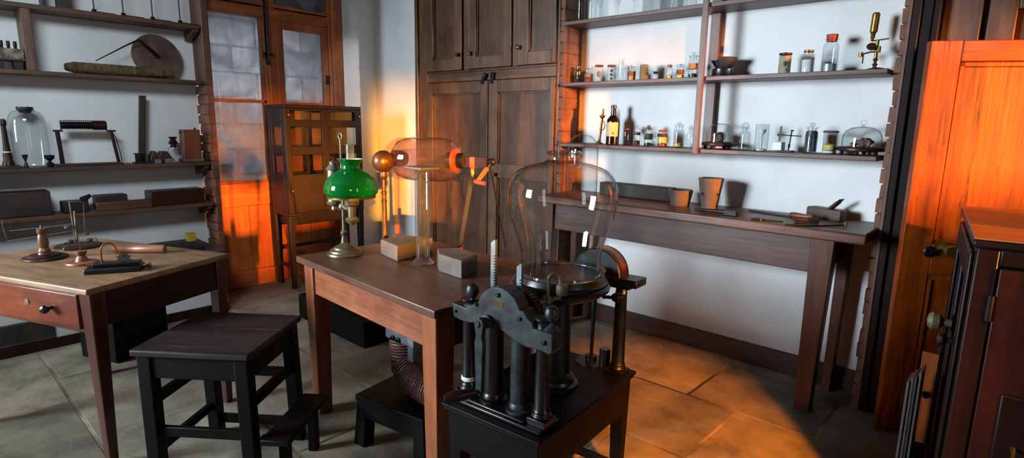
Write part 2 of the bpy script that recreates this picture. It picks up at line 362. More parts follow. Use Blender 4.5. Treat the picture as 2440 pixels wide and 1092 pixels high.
M['disc'] = plain('tarnished copper disc', '77605a', .4, .5, .35, 10, .05, col2='54443f')
M['yellow'] = plain('yellow card', 'c9a02c', .6, 0, .1, 20, 0)
M['zinc'] = plain('blue grey zinc', '6f7880', .45, .5, .4, 18, .1, col2='4a525a')
M['ebonite'] = plain('black ebonite', '15171a', .3, 0, .3, 14, .02)
M['sheet'] = plain('grey glass plate edge', '5a5755', .45, 0, .2, 10, 0)
M['orange_wood'] = wood('orange varnished board', '8a4218', 'bd6526', 'Z', .4, .05)

# ------------------------------------------------------------------ the setting
YW, XW = 3.385, -4.93           # planes of the shelf wall and of the door wall
YF, XF = 3.18, -4.72            # fronts of the cupboards and of the piers
TOP = 2.95
A0, A1 = -2.441, -0.535         # ends of the right alcove
struct(B().box(-6.6, 3.0, -2.6, 5.0, -.1, 0).out('floor', M['floor']))
struct(B().box(-6.6, 3.0, -2.6, 5.0, TOP, TOP+.1).out('ceiling', M['low_bounce_wall']))
struct(B().box(XW-.2, 3.0, YW, YW+.2, 0, TOP).out('wall_back', M['plaster']))
w = B(); w.box(XW-.2, XW, -2.6, 1.72, 0, TOP); w.box(XW-.2, XW, 2.93, YW, 0, TOP)
struct(w.out('wall_left', M['plaster']))
# daylight windows in the wall behind the camera and a low window at the right, slots shaped and a slit added to cut beams
def wall_with_hole(name, lo, hi, ax, h0, h1, z0, z1):
    w = B()
    if ax == 'x':
        w.box(lo[0], h0, lo[1], hi[1], 0, TOP); w.box(h1, hi[0], lo[1], hi[1], 0, TOP); w.box(h0, h1, lo[1], hi[1], 0, z0); w.box(h0, h1, lo[1], hi[1], z1, TOP)
    else:
        w.box(lo[0], hi[0], lo[1], h0, 0, TOP); w.box(lo[0], hi[0], h1, hi[1], 0, TOP); w.box(lo[0], hi[0], h0, h1, 0, z0); w.box(lo[0], hi[0], h0, h1, z1, TOP)
    struct(w.out(name, M['plaster']))
WX0, WX1, WZ0, WZ1 = -4.75, -3.2, 1.0, 2.7
NY0, NY1, NZ0, NZ1 = .45, 1.1, .5, 2.6
w = B(); y0, y1 = -2.6, -2.4
for x0, x1, z0, z1 in ((-5.13, WX0, 0, TOP), (WX0, WX1, 0, WZ0), (WX0, WX1, WZ1, TOP), (WX1, 3.0, 0, TOP)): w.box(x0, x1, y0, y1, z0, z1)
struct(w.out('wall_front', M['low_bounce_wall']))
SZ0, SZ1 = 1.47, 1.88
w = B()
for y0, y1, z0, z1 in ((-2.4, -2.30, 0, TOP), (-2.30, -1.95, 0, 1.6), (-2.30, -1.95, 1.95, TOP), (-1.95, NY0, 0, TOP), (NY0, NY1, 0, NZ0), (NY0, NY1, NZ1, TOP), (NY1, 1.55, 0, TOP), (1.55, 1.89, 0, 1.40), (1.55, 1.89, 1.74, TOP), (1.89, 2.12, 0, TOP), (2.12, 2.65, 0, SZ0), (2.12, 2.65, SZ1, TOP), (2.65, YW, 0, TOP)): w.box(2.8, 2.9, y0, y1, z0, z1)
w.hexa([(2.8,-2.30,1.3),(2.9,-2.30,1.3),(2.9,-2.262,1.3),(2.8,-2.180,1.3)], [(2.8,-2.30,1.95),(2.9,-2.30,1.95),(2.9,-2.262,1.95),(2.8,-2.180,1.95)])  # splayed jamb of the added slit, trims the corner beam
struct(w.out('wall_right', M['low_bounce_wall']))
struct(B().box(2.9, 5.0, 1.2, 1.31, 0, TOP).out('added_sun_baffle', M['stone_wall']))  # unseen fin added to keep the low sun out of the side window
def sash(name, ax, a0, a1, z0, z1, p):
    f = B(); t = .06
    def bar(u0, u1, v0, v1):
        if ax == 'x': f.box(u0, u1, p-.03, p+.03, v0, v1)
        else: f.box(p-.03, p+.03, u0, u1, v0, v1)
    bar(a0, a0+t, z0, z1); bar(a1-t, a1, z0, z1); bar(a0+t, a1-t, z0, z0+t); bar(a0+t, a1-t, z1-t, z1)
    if ax == 'x':
        for k in (1, 2): bar(a0+(a1-a0)*k/3-.012, a0+(a1-a0)*k/3+.012, z0+t, z1-t)
        bar(a0+t, a1-t, (z0+z1)/2-.02, (z0+z1)/2+.02)
    struct(f.out(name, M['pine']))
sash('window_1', 'x', WX0, WX1, WZ0, WZ1, -2.5); sash('window_2', 'y', NY0, NY1, NZ0, NZ1, 2.85)

# brickwork: rough courses whose ends stand proud of the white wall
def courses(name, x0, x1, y0, y1, jag, amt, seed, top=TOP):
    rn = random.Random(seed); b = B(); z = 0; k = 0
    while z < top-.001:
        h = min(rn.uniform(.066, .078), top-z); g = .007
        a, c, d, e = x0, x1, y0, y1
        off = rn.uniform(.35, 1)*amt if k % 3 else 0
        if jag == 'x0': a -= off
        if jag == 'y0': c2 = y0 - off; d = c2
        b.box(a, c, d, e, z, z+h-g); b.box(x0+.006, x1-.002, y0+.006, y1-.002, z+h-g, z+h)
        z += h; k += 1
    struct(b.rough(.0018, seed).out(name, M['brick'], bevel=.004))
courses('trim_1', -2.475, A0, YF+.004, YW, '', 0, 3)
courses('trim_2', -.522, -.502, YF, YW, 'x0', .009, 4)
courses('trim_3', XW, XF, 1.722, 1.764, 'y0', .012, 5, 1.655)
struct(B().box(XW, XF, 1.715, 1.764, 1.655, TOP).out('trim_9', M['shelf_z'], bevel=.004))

# skirting boards
struct(B().box(A0, A1-.012, YW-.02, YW, 0, .125).out('baseboard_back', M['bench_a'], bevel=.006))
struct(B().box(XW, -4.02, YW-.02, YW, 0, .14).out('baseboard_corner', M['bench_a'], bevel=.006))
struct(B().box(XW, XW+.02, 2.96, YW-.02, 0, .14).out('baseboard_left', M['bench_a'], bevel=.006))
# boxed ledge below the left shelves
struct(B().box(XW, -4.3, -2.4, 1.6, 0, .425).out('wall_ledge', M['plaster']))
struct(B().box(XW, -4.285, -2.4, 1.615, .425, .452).out('trim_4', M['dark_plank'], bevel=.005))
struct(B().box(-4.3, -4.28, -2.4, 1.6, 0, .062).out('baseboard_ledge', M['dark_red'], bevel=.005))

# passage beyond the glazed door
struct(B().box(-6.6, -6.4, .6, 5.0, 0, TOP).out('wall_passage', M['stone_wall']))
w = B()
for k in range(14): w.hexa([(-6.4,1.0+k*.27,2.62),(-5.0,1.0+k*.27,2.28),(-5.0,1.25+k*.27,2.28),(-6.4,1.25+k*.27,2.62)], [(-6.4,1.0+k*.27,2.65),(-5.0,1.0+k*.27,2.31),(-5.0,1.25+k*.27,2.31),(-6.4,1.25+k*.27,2.65)])
struct(w.out('trim_5', M['shelf_y']))
struct(B().box(-6.4, -5.13, .5, .6, 0, TOP).out('wall_passage_near', M['stone_wall']))
struct(B().box(-6.4, -5.0, 4.8, 5.0, 0, TOP).out('wall_passage_far', M['stone_wall']))
struct(B().box(-5.13, -4.95, YW+.2, 4.8, 0, TOP).out('wall_passage_inner', M['stone_wall']))

# glazed door in the left wall -------------------------------------------------
DX = -4.80
d1 = thing('door_1', 'tall glazed double door with bright pine lower panels', 'door', (DX, 1.765, 0)); del d1['category']; d1['kind'] = 'structure'
def dbox(b, y0, y1, z0, z1, x0=-.045, x1=0): return b.box(x0, x1, y0-1.765, y1-1.765, z0, z1)
b = B(); dbox(b, 1.765, 1.79, 0, TOP, -.13, .01); dbox(b, 2.80, 2.945, 0, TOP, -.13, .012); dbox(b, 2.83, 2.87, 0, TOP, .012, .03); dbox(b, 2.215, 2.325, 0, TOP, -.1, 0); dbox(b, 2.245, 2.262, 0, 2.62, 0, .012)
b.out('frame', M['pine'], d1, bevel=.005)
b = B(); dbox(b, 1.79, 2.80, 2.215, 2.30, -.1, .004); dbox(b, 1.79, 2.80, 2.31, 2.335, -.1, .018); dbox(b, 1.79, 2.8, TOP-.06, TOP, -.1, .004)
b.out('transom_rail', M['pine_y'], d1, bevel=.005)
b = B(); dbox(b, 1.79, 2.215, 1.535, 1.56); dbox(b, 1.79, 2.215, .88, .9, -.045, .004); dbox(b, 1.79, 1.797, .9, 2.215); dbox(b, 2.19, 2.215, .9, 2.215)
b.out('glazing_bar', M['pine_y'], d1, bevel=.003)
b = B(); dbox(b, 1.79, 2.215, .69, .88, -.03, .006)
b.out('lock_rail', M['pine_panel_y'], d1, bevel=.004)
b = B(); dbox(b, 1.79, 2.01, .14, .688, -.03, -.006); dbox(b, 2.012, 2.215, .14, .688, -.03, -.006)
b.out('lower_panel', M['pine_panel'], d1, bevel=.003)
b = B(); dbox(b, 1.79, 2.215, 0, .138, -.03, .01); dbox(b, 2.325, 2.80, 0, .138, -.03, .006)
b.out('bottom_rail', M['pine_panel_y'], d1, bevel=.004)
b = B(); dbox(b, 2.325, 2.385, .14, 2.215); dbox(b, 2.745, 2.80, .14, 2.215); dbox(b, 2.385, 2.745, 2.15, 2.215); dbox(b, 2.385, 2.745, 1.47, 1.555)
b.out('leaf_frame', M['pine'], d1, bevel=.005)
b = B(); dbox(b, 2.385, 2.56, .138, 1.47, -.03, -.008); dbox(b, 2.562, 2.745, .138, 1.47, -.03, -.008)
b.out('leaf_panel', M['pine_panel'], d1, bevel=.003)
for nm, y0, y1, z0, z1 in (('pane', 1.797, 2.19, 1.56, 2.215), ('pane', 1.797, 2.19, .9, 1.535), ('pane', 2.385, 2.745, 1.555, 2.15), ('pane', 1.79, 2.8, 2.335, TOP-.06)):
    b = B(); dbox(b, y0, y1, z0, z1, -.026, -.022); b.out(nm, M['dusty_glare_glass'], d1)
# sliding bolt on the meeting stile
b = B(); dbox(b, 2.222, 2.252, 1.85, 2.45, .012, .024); b.cyl((.034, .472, 1.87), (.034, .472, 2.4), .009, seg=10)
b.cyl((.03, .43, 1.93), (.03, .515, 1.93), .008, seg=10); b.cyl((.03, .43, 1.90), (.03, .43, 1.96), .006, seg=8)
b.out('bolt', M['iron'], d1)
b = B(); dbox(b, 2.765, 2.79, 1.72, 1.80, 0, .012); dbox(b, 2.765, 2.79, .5, .58, 0, .012); b.out('hinge', M['iron'], d1)

# can standing on the sill behind the lower left pane
t = thing('metal_can', 'shiny metal can behind the lower left pane of the glazed door', 'can', X(541, 412, -4.9))
t.location.z = .905
B().lathe([(.042, 0), (.045, .004), (.045, .126), (.043, .13)], seg=30).out('can_body', M['brass'], t)
B().lathe([(.047, .124), (.047, .134), (.02, .137)], seg=30).out('rim', M['dull_brass'], t)
struct(B().box(-5.13, -4.85, 1.765, 2.93, .86, .904).out('trim_6', M['pine_y'], bevel=.004))

# woodwork right of the alcove: dark architrave and panelled partition
struct(B().box(-.502, -.488, YF-.012, YW, 0, TOP).out('trim_10', M['shelf_z'], bevel=.002))
b = B(); b.box(-.488, -.455, YF-.015, YW, 0, TOP); b.box(-.455, -.41, YF, YW, 0, TOP); b.box(-.41, -.385, YF-.01, YW, 0, TOP)
struct(b.out('trim_7', M['dark_trim'], bevel=.006))
b = B(); b.box(-.385, -.245, 3.23, YW, 0, TOP); b.box(-.225, -.13, 3.225, YW, 0, TOP); b.box(-.13, 2.8, 3.225, YW, 1.9, 1.985); b.box(-.13, 2.8, 3.225, YW, 0, .12)
struct(b.out('wall_partition', M['cup_z'], bevel=.006))
b = B(); b.box(-.128, 2.8, 3.26, YW, .12, 1.9); b.box(-.128, 2.8, 3.26, YW, 1.985, TOP); b.box(-.245, -.225, 3.27, YW, 0, TOP)
struct(b.out('trim_8', M['cup_p']))
# ------------------------------------------------------------------ built-in cupboard
def xy(u, v): return Y(u, v, YF).x
cup = thing('built_in_cupboard', 'tall brown panelled built-in cupboard between the orange-lit wall strip and the brick reveal', 'cupboard', (-4.02, YF, 0))
CX = lambda x: x+4.02
def cb(b, x0, x1, z0, z1, y0, y1): return b.box(CX(x0), CX(x1), y0, y1, z0, z1)
XR = -2.477
b = B(); cb(b, -4.02, -3.985, 0, TOP, -.022, .2); cb(b, -3.985, -3.88, 0, TOP, 0, .2); cb(b, XR-.022, XR, 0, TOP, 0, .2); cb(b, -3.88, XR-.022, 0, TOP, .03, .2)
b.out('carcass', M['cup_z'], cup, bevel=.006)
b = B(); cb(b, -3.88, XR-.022, 1.727, 1.80, 0, .03); cb(b, -3.88, XR-.022, 1.795, 1.812, -.012, .03); cb(b, -3.88, XR-.022, 0, .1, 0, .03); cb(b, -3.88, XR-.022, TOP-.08, TOP, 0, .03)
b.outs('rail', M['cup_x'], cup, bevel=.005)
def cdoor(x0, x1, z0, z1, st0, st1, knob=None, mid=None):
    d = B(); f = -.018
    cb(d, x0, x0+st0, z0, z1, f, .028); cb(d, x1-st1, x1, z0, z1, f, .028)
    cb(d, x0+st0, x1-st1, z0, z0+.09, f, .028); cb(d, x0+st0, x1-st1, z1-.09, z1, f, .028)
    if mid: cb(d, x0+st0, x1-st1, mid, mid+.11, f, .028)
    o = d.out('door', M['cup_z'], cup, bevel=.004)
    p = B(); rows = [(z0+.09, z1-.09)] if not mid else [(z0+.09, mid), (mid+.11, z1-.09)]
    for a, c in rows:
        cb(p, x0+st0, x1-st1, a, c, .006, .028)
        e = .012
        for q in ((x0+st0, x0+st0+e, a, c), (x1-st1-e, x1-st1, a, c), (x0+st0, x1-st1, a, a+e), (x0+st0, x1-st1, c-e, c)):
            cb(p, *q, -.006, .008)
    p.out('panel', M['cup_p'], o)
    if knob:
        kx, kz = knob
        B().lathe([(.009, 0), (.008, .012), (.016, .02), (.018, .028), (.012, .037), (0, .04)], (CX(kx), f, kz), (0, -1, 0), 18).out('knob', M['bronze'], o)
    return o
kz = Y(1110, 130, YF).z
cdoor(-3.872, xy(1104, 165)-.004, 1.815, 2.86, .085, .09, (xy(1097, 131), kz))
b = B(); cb(b, xy(1106, 165), xy(1119, 165), 1.812, TOP-.08, -.006, .03); cb(b, xy(1222, 158), xy(1235, 158), 1.812, TOP-.08, -.006, .03); b.outs('mullion', M['cup_z'], cup, bevel=.004)
cdoor(xy(1120, 165)+.003, xy(1221, 158)-.003, 1.815, 2.86, .075, .08, (xy(1126, 128), kz))
cdoor(xy(1236, 158)+.003, XR-.024, 1.815, 2.86, .095, .03, (xy(1242, 114), Y(1242, 114, YF).z))
xm = xy(1167, 200)
cdoor(-3.875, xm-.004, .1, 1.722, .075, .085, None, .99)
cdoor(xm+.004, XR-.024, .1, 1.722, .095, .04, (xy(1185, 415), Y(1185, 415, YF).z), .99)
for u, v, a in ((1157, 188, .5), (1177, 186, .1)):
    p = Y(u, v, YF); q = Matrix.Rotation(a, 3, 'Y')
    B().obox((CX(p.x), -.02, p.z), (.026, .02, .085), q).cyl((CX(p.x), -.02, p.z), (CX(p.x), -.036, p.z), .008, seg=10).out('turn_button', M['iron'], cup, bevel=.003)

# ------------------------------------------------------------------ right shelving and bench
ZL, ZM, ZU = 1.276, 1.680, 2.074
sh = thing('wall_shelving', 'dark wooden wall shelving across the white right-hand alcove', 'shelves', (A0, 3.165, ZL))
def sb(b, x0, x1, y0, y1, z0, z1): return b.box(x0-A0, x1-A0, y0-3.165, y1-3.165, z0-ZL, z1-ZL)
for zt in (ZL, ZM, ZU): sb(B(), A0+.003, A1-.016, 3.165, YW, zt-.024, zt).out('shelf', M['shelf_x'], sh, bevel=.003)
sb(B(), -1.462, -1.430, 3.142, 3.165, ZL-.03, TOP).out('front_upright', M['shelf_z'], sh, bevel=.003)
for z0, z1 in ((ZL, ZM-.024), (ZM, ZU-.024), (ZU, TOP)): sb(B(), -1.497, -1.44, 3.345, YW, z0, z1).out('rear_upright', M['shelf_z'], sh, bevel=.003)

ZB = .935
bn = thing('work_bench', 'long worn brown wooden bench below the right-hand shelves', 'bench', (-.7, 2.97, 0))
f0 = Z(2058, 560, ZB); yb = f0.y
b = B(); b.box(-2.43+.7, f0.x+.012+.7, yb-2.97, YW-.002-2.97, ZB-.05, ZB).out('bench_top', M['bench_x'], bn, bevel=.009, seg=3)
b = B(); b.box(-2.43+.7, -.66+.7, yb+.055-2.97, yb+.085-2.97, ZB-.225, ZB-.05).outs('apron', M['bench_a'], bn, bevel=.004)
b = B(); b.box(-.70+.7, -.665+.7, yb+.085-2.97, YW-.03-2.97, ZB-.2, ZB-.05).out('side_rail', M['bench_a'], bn, bevel=.004)
for (x, y) in ((-.70, yb+.07), (-.668, YW-.075), (-2.38, yb+.07), (-2.38, YW-.075)):
    wl = .105 if y < 3.2 else .06
    B().taper((x+.7, y-2.97, 0), (wl*.72, .06), (x+.012+.7, y-2.97, ZB-.05), (wl, .075)).out('leg', M['bench_z'], bn, bevel=.005)

# ------------------------------------------------------------------ left shelving
SL = [(2.085, .03), (1.682, .026), (1.072, .028), (.757, .03)]
ls = thing('wall_shelving', 'dim brown wall shelving with four boards in the left-hand alcove', 'shelves', (XF, 1.7, .757))
def lb(b, x0, x1, y0, y1, z0, z1): return b.box(x0-XF, x1-XF, y0-1.7, y1-1.7, z0-.757, z1-.757)
for zt, th in SL: lb(B(), XW, XF, -1.6, 1.70, zt-th, zt).out('shelf', M['shelf_y'], ls, bevel=.003)
lb(B(), XW+.03, XF-.004, .672, .722, 1.682, 2.055).out('upright', M['shelf_z'], ls, bevel=.003)
for z in (2.055, 1.044, .727):
    b = B(); b.prism([(0, 0), (0, -.075), (.03, -.075), (.19, -.02), (.19, 0)], (XW-XF+.005, 1.66-1.7, z-.757), (1, 0, 0), (0, 0, 1), (0, .038, 0)); b.out('bracket', M['shelf_y'], ls, bevel=.003)

# ------------------------------------------------------------------ glazed case on a stand before the door
ca = thing('glazed_case_on_stand', 'dark wooden glazed display case on four legs before the orange door', 'cabinet', (-4.44, 2.18, 0))
W, D, ZC0, ZC1 = .705, .30, .62, 1.525
def cs(b, y0, y1, z0, z1, x0, x1): return b.box(x0, x1, y0, y1, z0, z1)
b = B(); t = .03
cs(b, 0, W, ZC1-.03, ZC1, -D, 0); cs(b, 0, W, ZC0, ZC0+.02, -D, 0)
b.outs('case_box', M['case_z'], ca, bevel=.004)
def face_front(name, x0, x1):
    q = B(); st = .05; xs = [(st, W/2-.03), (W/2+.03, W-st)]
    zr = [(.96, 1.12), (1.19, 1.345), (1.405, 1.475)]
    cs(q, 0, st, ZC0+.02, ZC1-.03, x0, x1); cs(q, W-st, W, ZC0+.02, ZC1-.03, x0, x1); cs(q, W/2-.03, W/2+.03, ZC0+.02, ZC1-.03, x0, x1)
    zz = [ZC0+.02] + [k for r in zr for k in r] + [ZC1-.03]
    for k in range(0, len(zz), 2):
        for a, c in xs: cs(q, a, c, zz[k], zz[k+1], x0, x1)
    f = q.out(name, M['case_z'], ca, bevel=.004)
    for a, c in xs:
        for z0, z1 in zr: cs(B(), a, c, z0, z1, (x0+x1)/2-.001, (x0+x1)/2+.001).out('pane', M['plate_glass'], f)
    return f
ff = face_front('front_frame', -.022, 0); face_front('back_frame', -D, -D+.02)
B().lathe([(.008, 0), (.008, .014), (.014, .02), (.012, .03), (0, .033)], (0, .03, 1.44), (1, 0, 0), 14).lathe([(.008, 0), (.008, .014), (.014, .02), (.012, .03), (0, .033)], (0, .03, .83), (1, 0, 0), 14).lathe([(.008, 0), (.008, .014), (.014, .02), (.012, .03), (0, .033)], (0, W-.03, 1.44), (1, 0, 0), 14).out('knob', M['brass'], ff)
for y0, y1 in ((0, .018), (W-.018, W)):
    q = B()
    for x0, x1 in ((-D+.02, -D+.06), (-.06, -.022)): cs(q, y0, y1, ZC0+.02, ZC1-.03, x0, x1)
    for z0, z1 in ((ZC0+.02, .96), (1.12, 1.19), (1.345, ZC1-.03)): cs(q, y0, y1, z0, z1, -D+.06, -.06)
    f = q.out('side_frame', M['case_z'], ca, bevel=.003)
    for z0, z1 in ((.96, 1.12), (1.19, 1.345)): cs(B(), (y0+y1)/2-.001, (y0+y1)/2+.001, z0, z1, -D+.06, -.06).out('pane', M['plate_glass'], f)
b = B(); b.box(-.02, -.05, .03, W-.03, .54, ZC0); b.box(-D+.02, -D+.05, .03, W-.03, .54, ZC0); b.box(-D+.05, -.05, .03, .055, .54, ZC0); b.box(-D+.05, -.05, W-.055, W-.03, .54, ZC0)
b.outs('stand_rail', M['case_z'], ca, bevel=.003)
for x in (-.03, -D+.03):
    for y in (.025, W-.025): B().taper((x, y, 0), (.036, .036), (x, y, ZC0), (.05, .05)).out('leg', M['case_z'], ca, bevel=.004)
b = B(); b.box(-D+.05, -.05, .018, .038, .17, .2); b.box(-D+.05, -.05, W-.038, W-.018, .17, .2); b.box(-D+.04, -D+.02, .04, W-.04, .3, .33); b.outs('stretcher', M['case_z'], ca, bevel=.003)
# pieces standing on the case shelf
# ------------------------------------------------------------------ open door at the right
leaf_o = Z(2082, 1030, 0); a1 = Z(2230, 97, 1.766); a2 = Z(2440, 94, 1.766)
ang = math.atan2(a2.y-a1.y, a2.x-a1.x)
dl = thing('door_2', 'open varnished pine door glowing orange at the right edge', 'door', (leaf_o.x+.005, leaf_o.y, .012), ang)
LW, LH = .80, 1.755
b = B(); b.box(0, .118, 0, .04, 0, LH); b.box(LW-.12, LW, 0, .04, 0, LH); b.out('stile', M['door_z'], dl, bevel=.004)
zl = Y(2240, 560, 3.03).z
b = B(); b.box(.118, LW-.12, 0, .04, LH-.085, LH); b.box(.118, LW-.12, 0, .04, .76, .905); b.box(.118, LW-.12, 0, .04, 0, .16); b.out('door_rail', M['door_x'], dl, bevel=.004)
for z0, z1 in ((.905, LH-.085), (.16, .76)):
    q = B(); q.box(.118, LW-.12, .012, .028, z0, z1)
    e = .022
    for (x0, x1, c0, c1) in ((.118, .118+e, z0, z1), (LW-.12-e, LW-.12, z0, z1), (.118, LW-.12, z0, z0+e), (.118, LW-.12, z1-e, z1)):
        q.box(x0, x1, .004, .014, c0, c1)
    q.out('panel', M['door_z'], dl, bevel=.004)
nl = Vector((-math.sin(ang), math.cos(ang), 0)); Rl = Matrix.Rotation(-ang, 3, 'Z')
def LP(u, v):       # photo point on the face of the open leaf
    d = ray(u, v); o = Vector(dl.location); q = O + d*((o-O).dot(nl)/d.dot(nl)); return Rl @ (q-o)
kq, lq = LP(2252, 594), LP(2214, 600)
B().lathe([(.03, 0), (.031, .003), (.022, .007), (.010, .010), (.009, .03), (.016, .034), (.025, .042), (.027, .05), (.021, .06), (0, .064)], (kq.x, 0, kq.z), (0, -1, 0), 26).out('door_knob', M['brass'], dl)
B().lathe([(.024, 0), (.025, .003), (.019, .008), (0, .010)], (lq.x, 0, lq.z), (0, -1, 0), 22).tube([(lq.x, -.009, lq.z), ((lq.x*2+kq.x)/3, -.012, (lq.z*2+kq.z)/3-.002), (kq.x-.02, -.008, kq.z-.004)], [.014, .008, .006], 10).out('escutcheon', M['iron'], dl)

# ------------------------------------------------------------------ dark cabinet at the right edge
ZK = 1.12
k0 = Z(2333, 565, ZK); k1 = Z(2301, 491, ZK)
ck = thing('low_cabinet', 'near-black polished cabinet with tan top at the right edge', 'cabinet', (k0.x, k0.y, 0), math.atan2(-(k1.x-k0.x), k1.y-k0.y))
KD = (k1-k0).length; KW = .75
B().box(-.010, KW, -.010, KD, ZK-.006, ZK).out('cabinet_top', M['cab_top'], ck, bevel=.002)
B().box(-.012, KW, -.012, KD, ZK-.028, ZK-.006).out('top_moulding', M['dark_cab'], ck, bevel=.006)
b = B(); b.box(0, KW, .03, KD-.01, .06, ZK-.028); b.box(0, .05, 0, .03, .06, ZK-.028); b.box(.02, KW, .02, KD-.03, 0, .06); b.box(.05, KW, 0, .03, ZK-.075, ZK-.028)
for y0, y1 in ((.04, .1), (KD*.42, KD*.5), (KD-.12, KD-.06)): b.box(-.012, 0, y0, y1, .1, ZK-.05)
b.box(-.012, 0, .1, KD-.12, ZK-.14, ZK-.05); b.box(-.012, 0, .1, KD-.12, .1, .2)
b.out('body', M['dark_cab'], ck, bevel=.005)
dr = B().box(.054, KW-.02, -.004, .026, .07, ZK-.08).out('door', M['dark_red'], ck, bevel=.003)
ip = B(); ip.box(.10, .6, -.014, -.004, .36, .70); ip.out('inset_panel', M['dark_cab'], dr, bevel=.006)
B().cyl((.142, -.014, .555), (.142, -.045, .555), .005, seg=10).obox((.142, -.045, .545), (.006, .008, .055)).out('key', M['brass'], dr)
for z in (.93, .42): B().cyl((.046, -.006, z-.035), (.046, -.006, z+.035), .008, seg=10).outs('hinge', M['iron'], ck)
for y in (KD*.36, ):
    B().lathe([(.012, 0), (.012, .02), (.026, .032), (.03, .05), (.02, .062), (0, .066)], (-.012, y, .79), (-1, 0, 0), 20).out('side_knob', M['dull_brass'], ck)
B().lathe([(.010, 0), (.010, .015), (.02, .025), (.02, .035), (0, .042)], (-.012, KD*.12, .79), (-1, 0, 0), 18).out('side_knob', M['iron'], ck)

# rack of upright slats left of the cabinet
YP = 2.40
def SP(u, v): return Y(u, v, YP)
fz = SP(2210, 1056).z
xr = k0.x+(k1.x-k0.x)*(YP-k0.y)/(k1.y-k0.y)-.022      # clear of the cabinet's side
x0, x1 = SP(2184, 940).x, SP(2224, 940).x
pb = thing('plate_rack', 'low black rack holding upright slats left of the dark cabinet', 'rack', (x0-.006, YP, 0))
B().box(0, xr-x0+.006, -.05, .05, 0, fz).out('rack_base', M['dark_cab'], pb, bevel=.004)
B().box(0, .004, -.05, .05, fz, fz+.02).out('rack_lip', M['dark_cab'], pb)
ob = tag(B().box(0, x1-x0, 0, .012, 0, SP(2200, 834).z-fz-.001).out('narrow_board', M['orange_wood'], None, (x0, YP-.02, fz+.0008), bevel=.0015), 'narrow orange varnished board with a black knob, upright beside the dark cabinet', 'board')
B().lathe([(.006, 0), (.006, .010), (.012, .016), (.013, .024), (.008, .03), (0, .032)], ((x1-x0)*.6, 0, SP(2200, 930).z-fz), (0, -1, 0), 18).out('knob', M['iron'], ob)
n = 4; wsl = (xr-x1)/n
for k in range(n):
    tag(B().box(0, wsl-.0008, 0, .05-.004*k, 0, SP(2230, 838-6*k).z-fz-.001).out('upright_slat', M['sheet'], None, (x1+.0006+wsl*k, YP-.018-.003*k, fz+.0008), bevel=.001), 'grey slat standing upright between the orange narrow board and the dark cabinet', 'slat', 'grey slats beside the cabinet')
YQ = 2.20
u = 2147
for k in range(4):
    xa, xb = Y(u, 1000, YQ).x, Y(u+8, 1000, YQ).x
    tag(B().box(0, xb-xa-.0012, 0, .10, 0, Y(u, 905-6*k, YQ).z).out('long_slat', M['sheet'] if k != 2 else M['dark_plank'], None, (xa, YQ+.006*(k % 2), .0), bevel=.0015), 'tall slat standing on the floor in front of the open orange door', 'slat', 'floor-standing slats'); u += 8.6

# ------------------------------------------------------------------ left table
TL = .76
tA = Z(205, 692, TL); tB = Z(548, 604, TL)
angL = math.atan2(tB.y-tA.y, tB.x-tA.x)-PI/2      # local +Y runs along the right-hand edge
lt = thing('writing_table', 'faded oak-topped mahogany table with a drawer at the left edge', 'table', (tA.x, tA.y, 0), angL)
TD = (tB-tA).length; TW = .95
B().box(-TW, 0, 0, TD, TL-.024, TL).out('table_top', M['tabletop_l'], lt, bevel=.006, seg=3)
b = B(); b.box(-TW+.02, -.02, .018, .04, TL-.185, TL-.024); b.out('front_rail', M['mahog_x'], lt, bevel=.003)
b = B(); b.box(-.045, -.018, .07, TD-.07, TL-.165, TL-.024); b.box(-TW+.02, -TW+.045, .07, TD-.07, TL-.165, TL-.024); b.box(-TW+.07, -.07, TD-.045, TD-.02, TL-.165, TL-.024); b.outs('apron', M['dark_red'], lt, bevel=.003)
dw = B().box(-.70, -.075, .008, .02, TL-.17, TL-.032).out('drawer', M['mahog_x'], lt, bevel=.003)
B().lathe([(.008, 0), (.007, .012), (.014, .018), (.018, .027), (.015, .037), (.008, .042), (0, .0435)], (-.222, .008, TL-.098), (0, -1, 0), 20).out('drawer_knob', M['ebonite'], dw)
B().lathe([(.0, .0025), (.013, .0025), (.013, 0)], (-.37, .008, TL-.092), (0, -1, 0), 20).out('keyhole_plate', M['dull_brass'], dw)
for x in (-.04, -TW+.04):
    for y in (.045, TD-.045): B().taper((x, y, 0), (.034, .034), (x, y, TL-.024), (.062, .062)).out('leg', M['mahog_z'], lt, bevel=.004)

# ------------------------------------------------------------------ centre table
TC = .775
cA = Z(705, 610, TC); cB = Z(1035, 742, TC)
angC = math.atan2(cB.y-cA.y, cB.x-cA.x)
ct = thing('centre_table', 'brown rectangular table carrying the green lamp and glass machine', 'table', (cA.x, cA.y, 0), angC)
CW = (cB-cA).length; CDp = .70
B().box(0, CW, 0, CDp, TC-.03, TC).out('table_top', M['tabletop_c'], ct, bevel=.004)
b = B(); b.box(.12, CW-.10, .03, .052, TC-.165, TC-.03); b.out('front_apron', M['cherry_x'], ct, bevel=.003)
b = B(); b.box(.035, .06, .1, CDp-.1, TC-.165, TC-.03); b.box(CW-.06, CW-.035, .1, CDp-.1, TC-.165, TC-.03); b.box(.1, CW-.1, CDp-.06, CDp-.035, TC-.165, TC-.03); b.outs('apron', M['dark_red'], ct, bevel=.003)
for x in (.078, CW-.062):
    for y in (.062, CDp-.06): B().taper((x, y, 0), (.066, .066), (x, y, TC-.03), (.086, .086)).out('leg', M['cherry_z'], ct, bevel=.004)

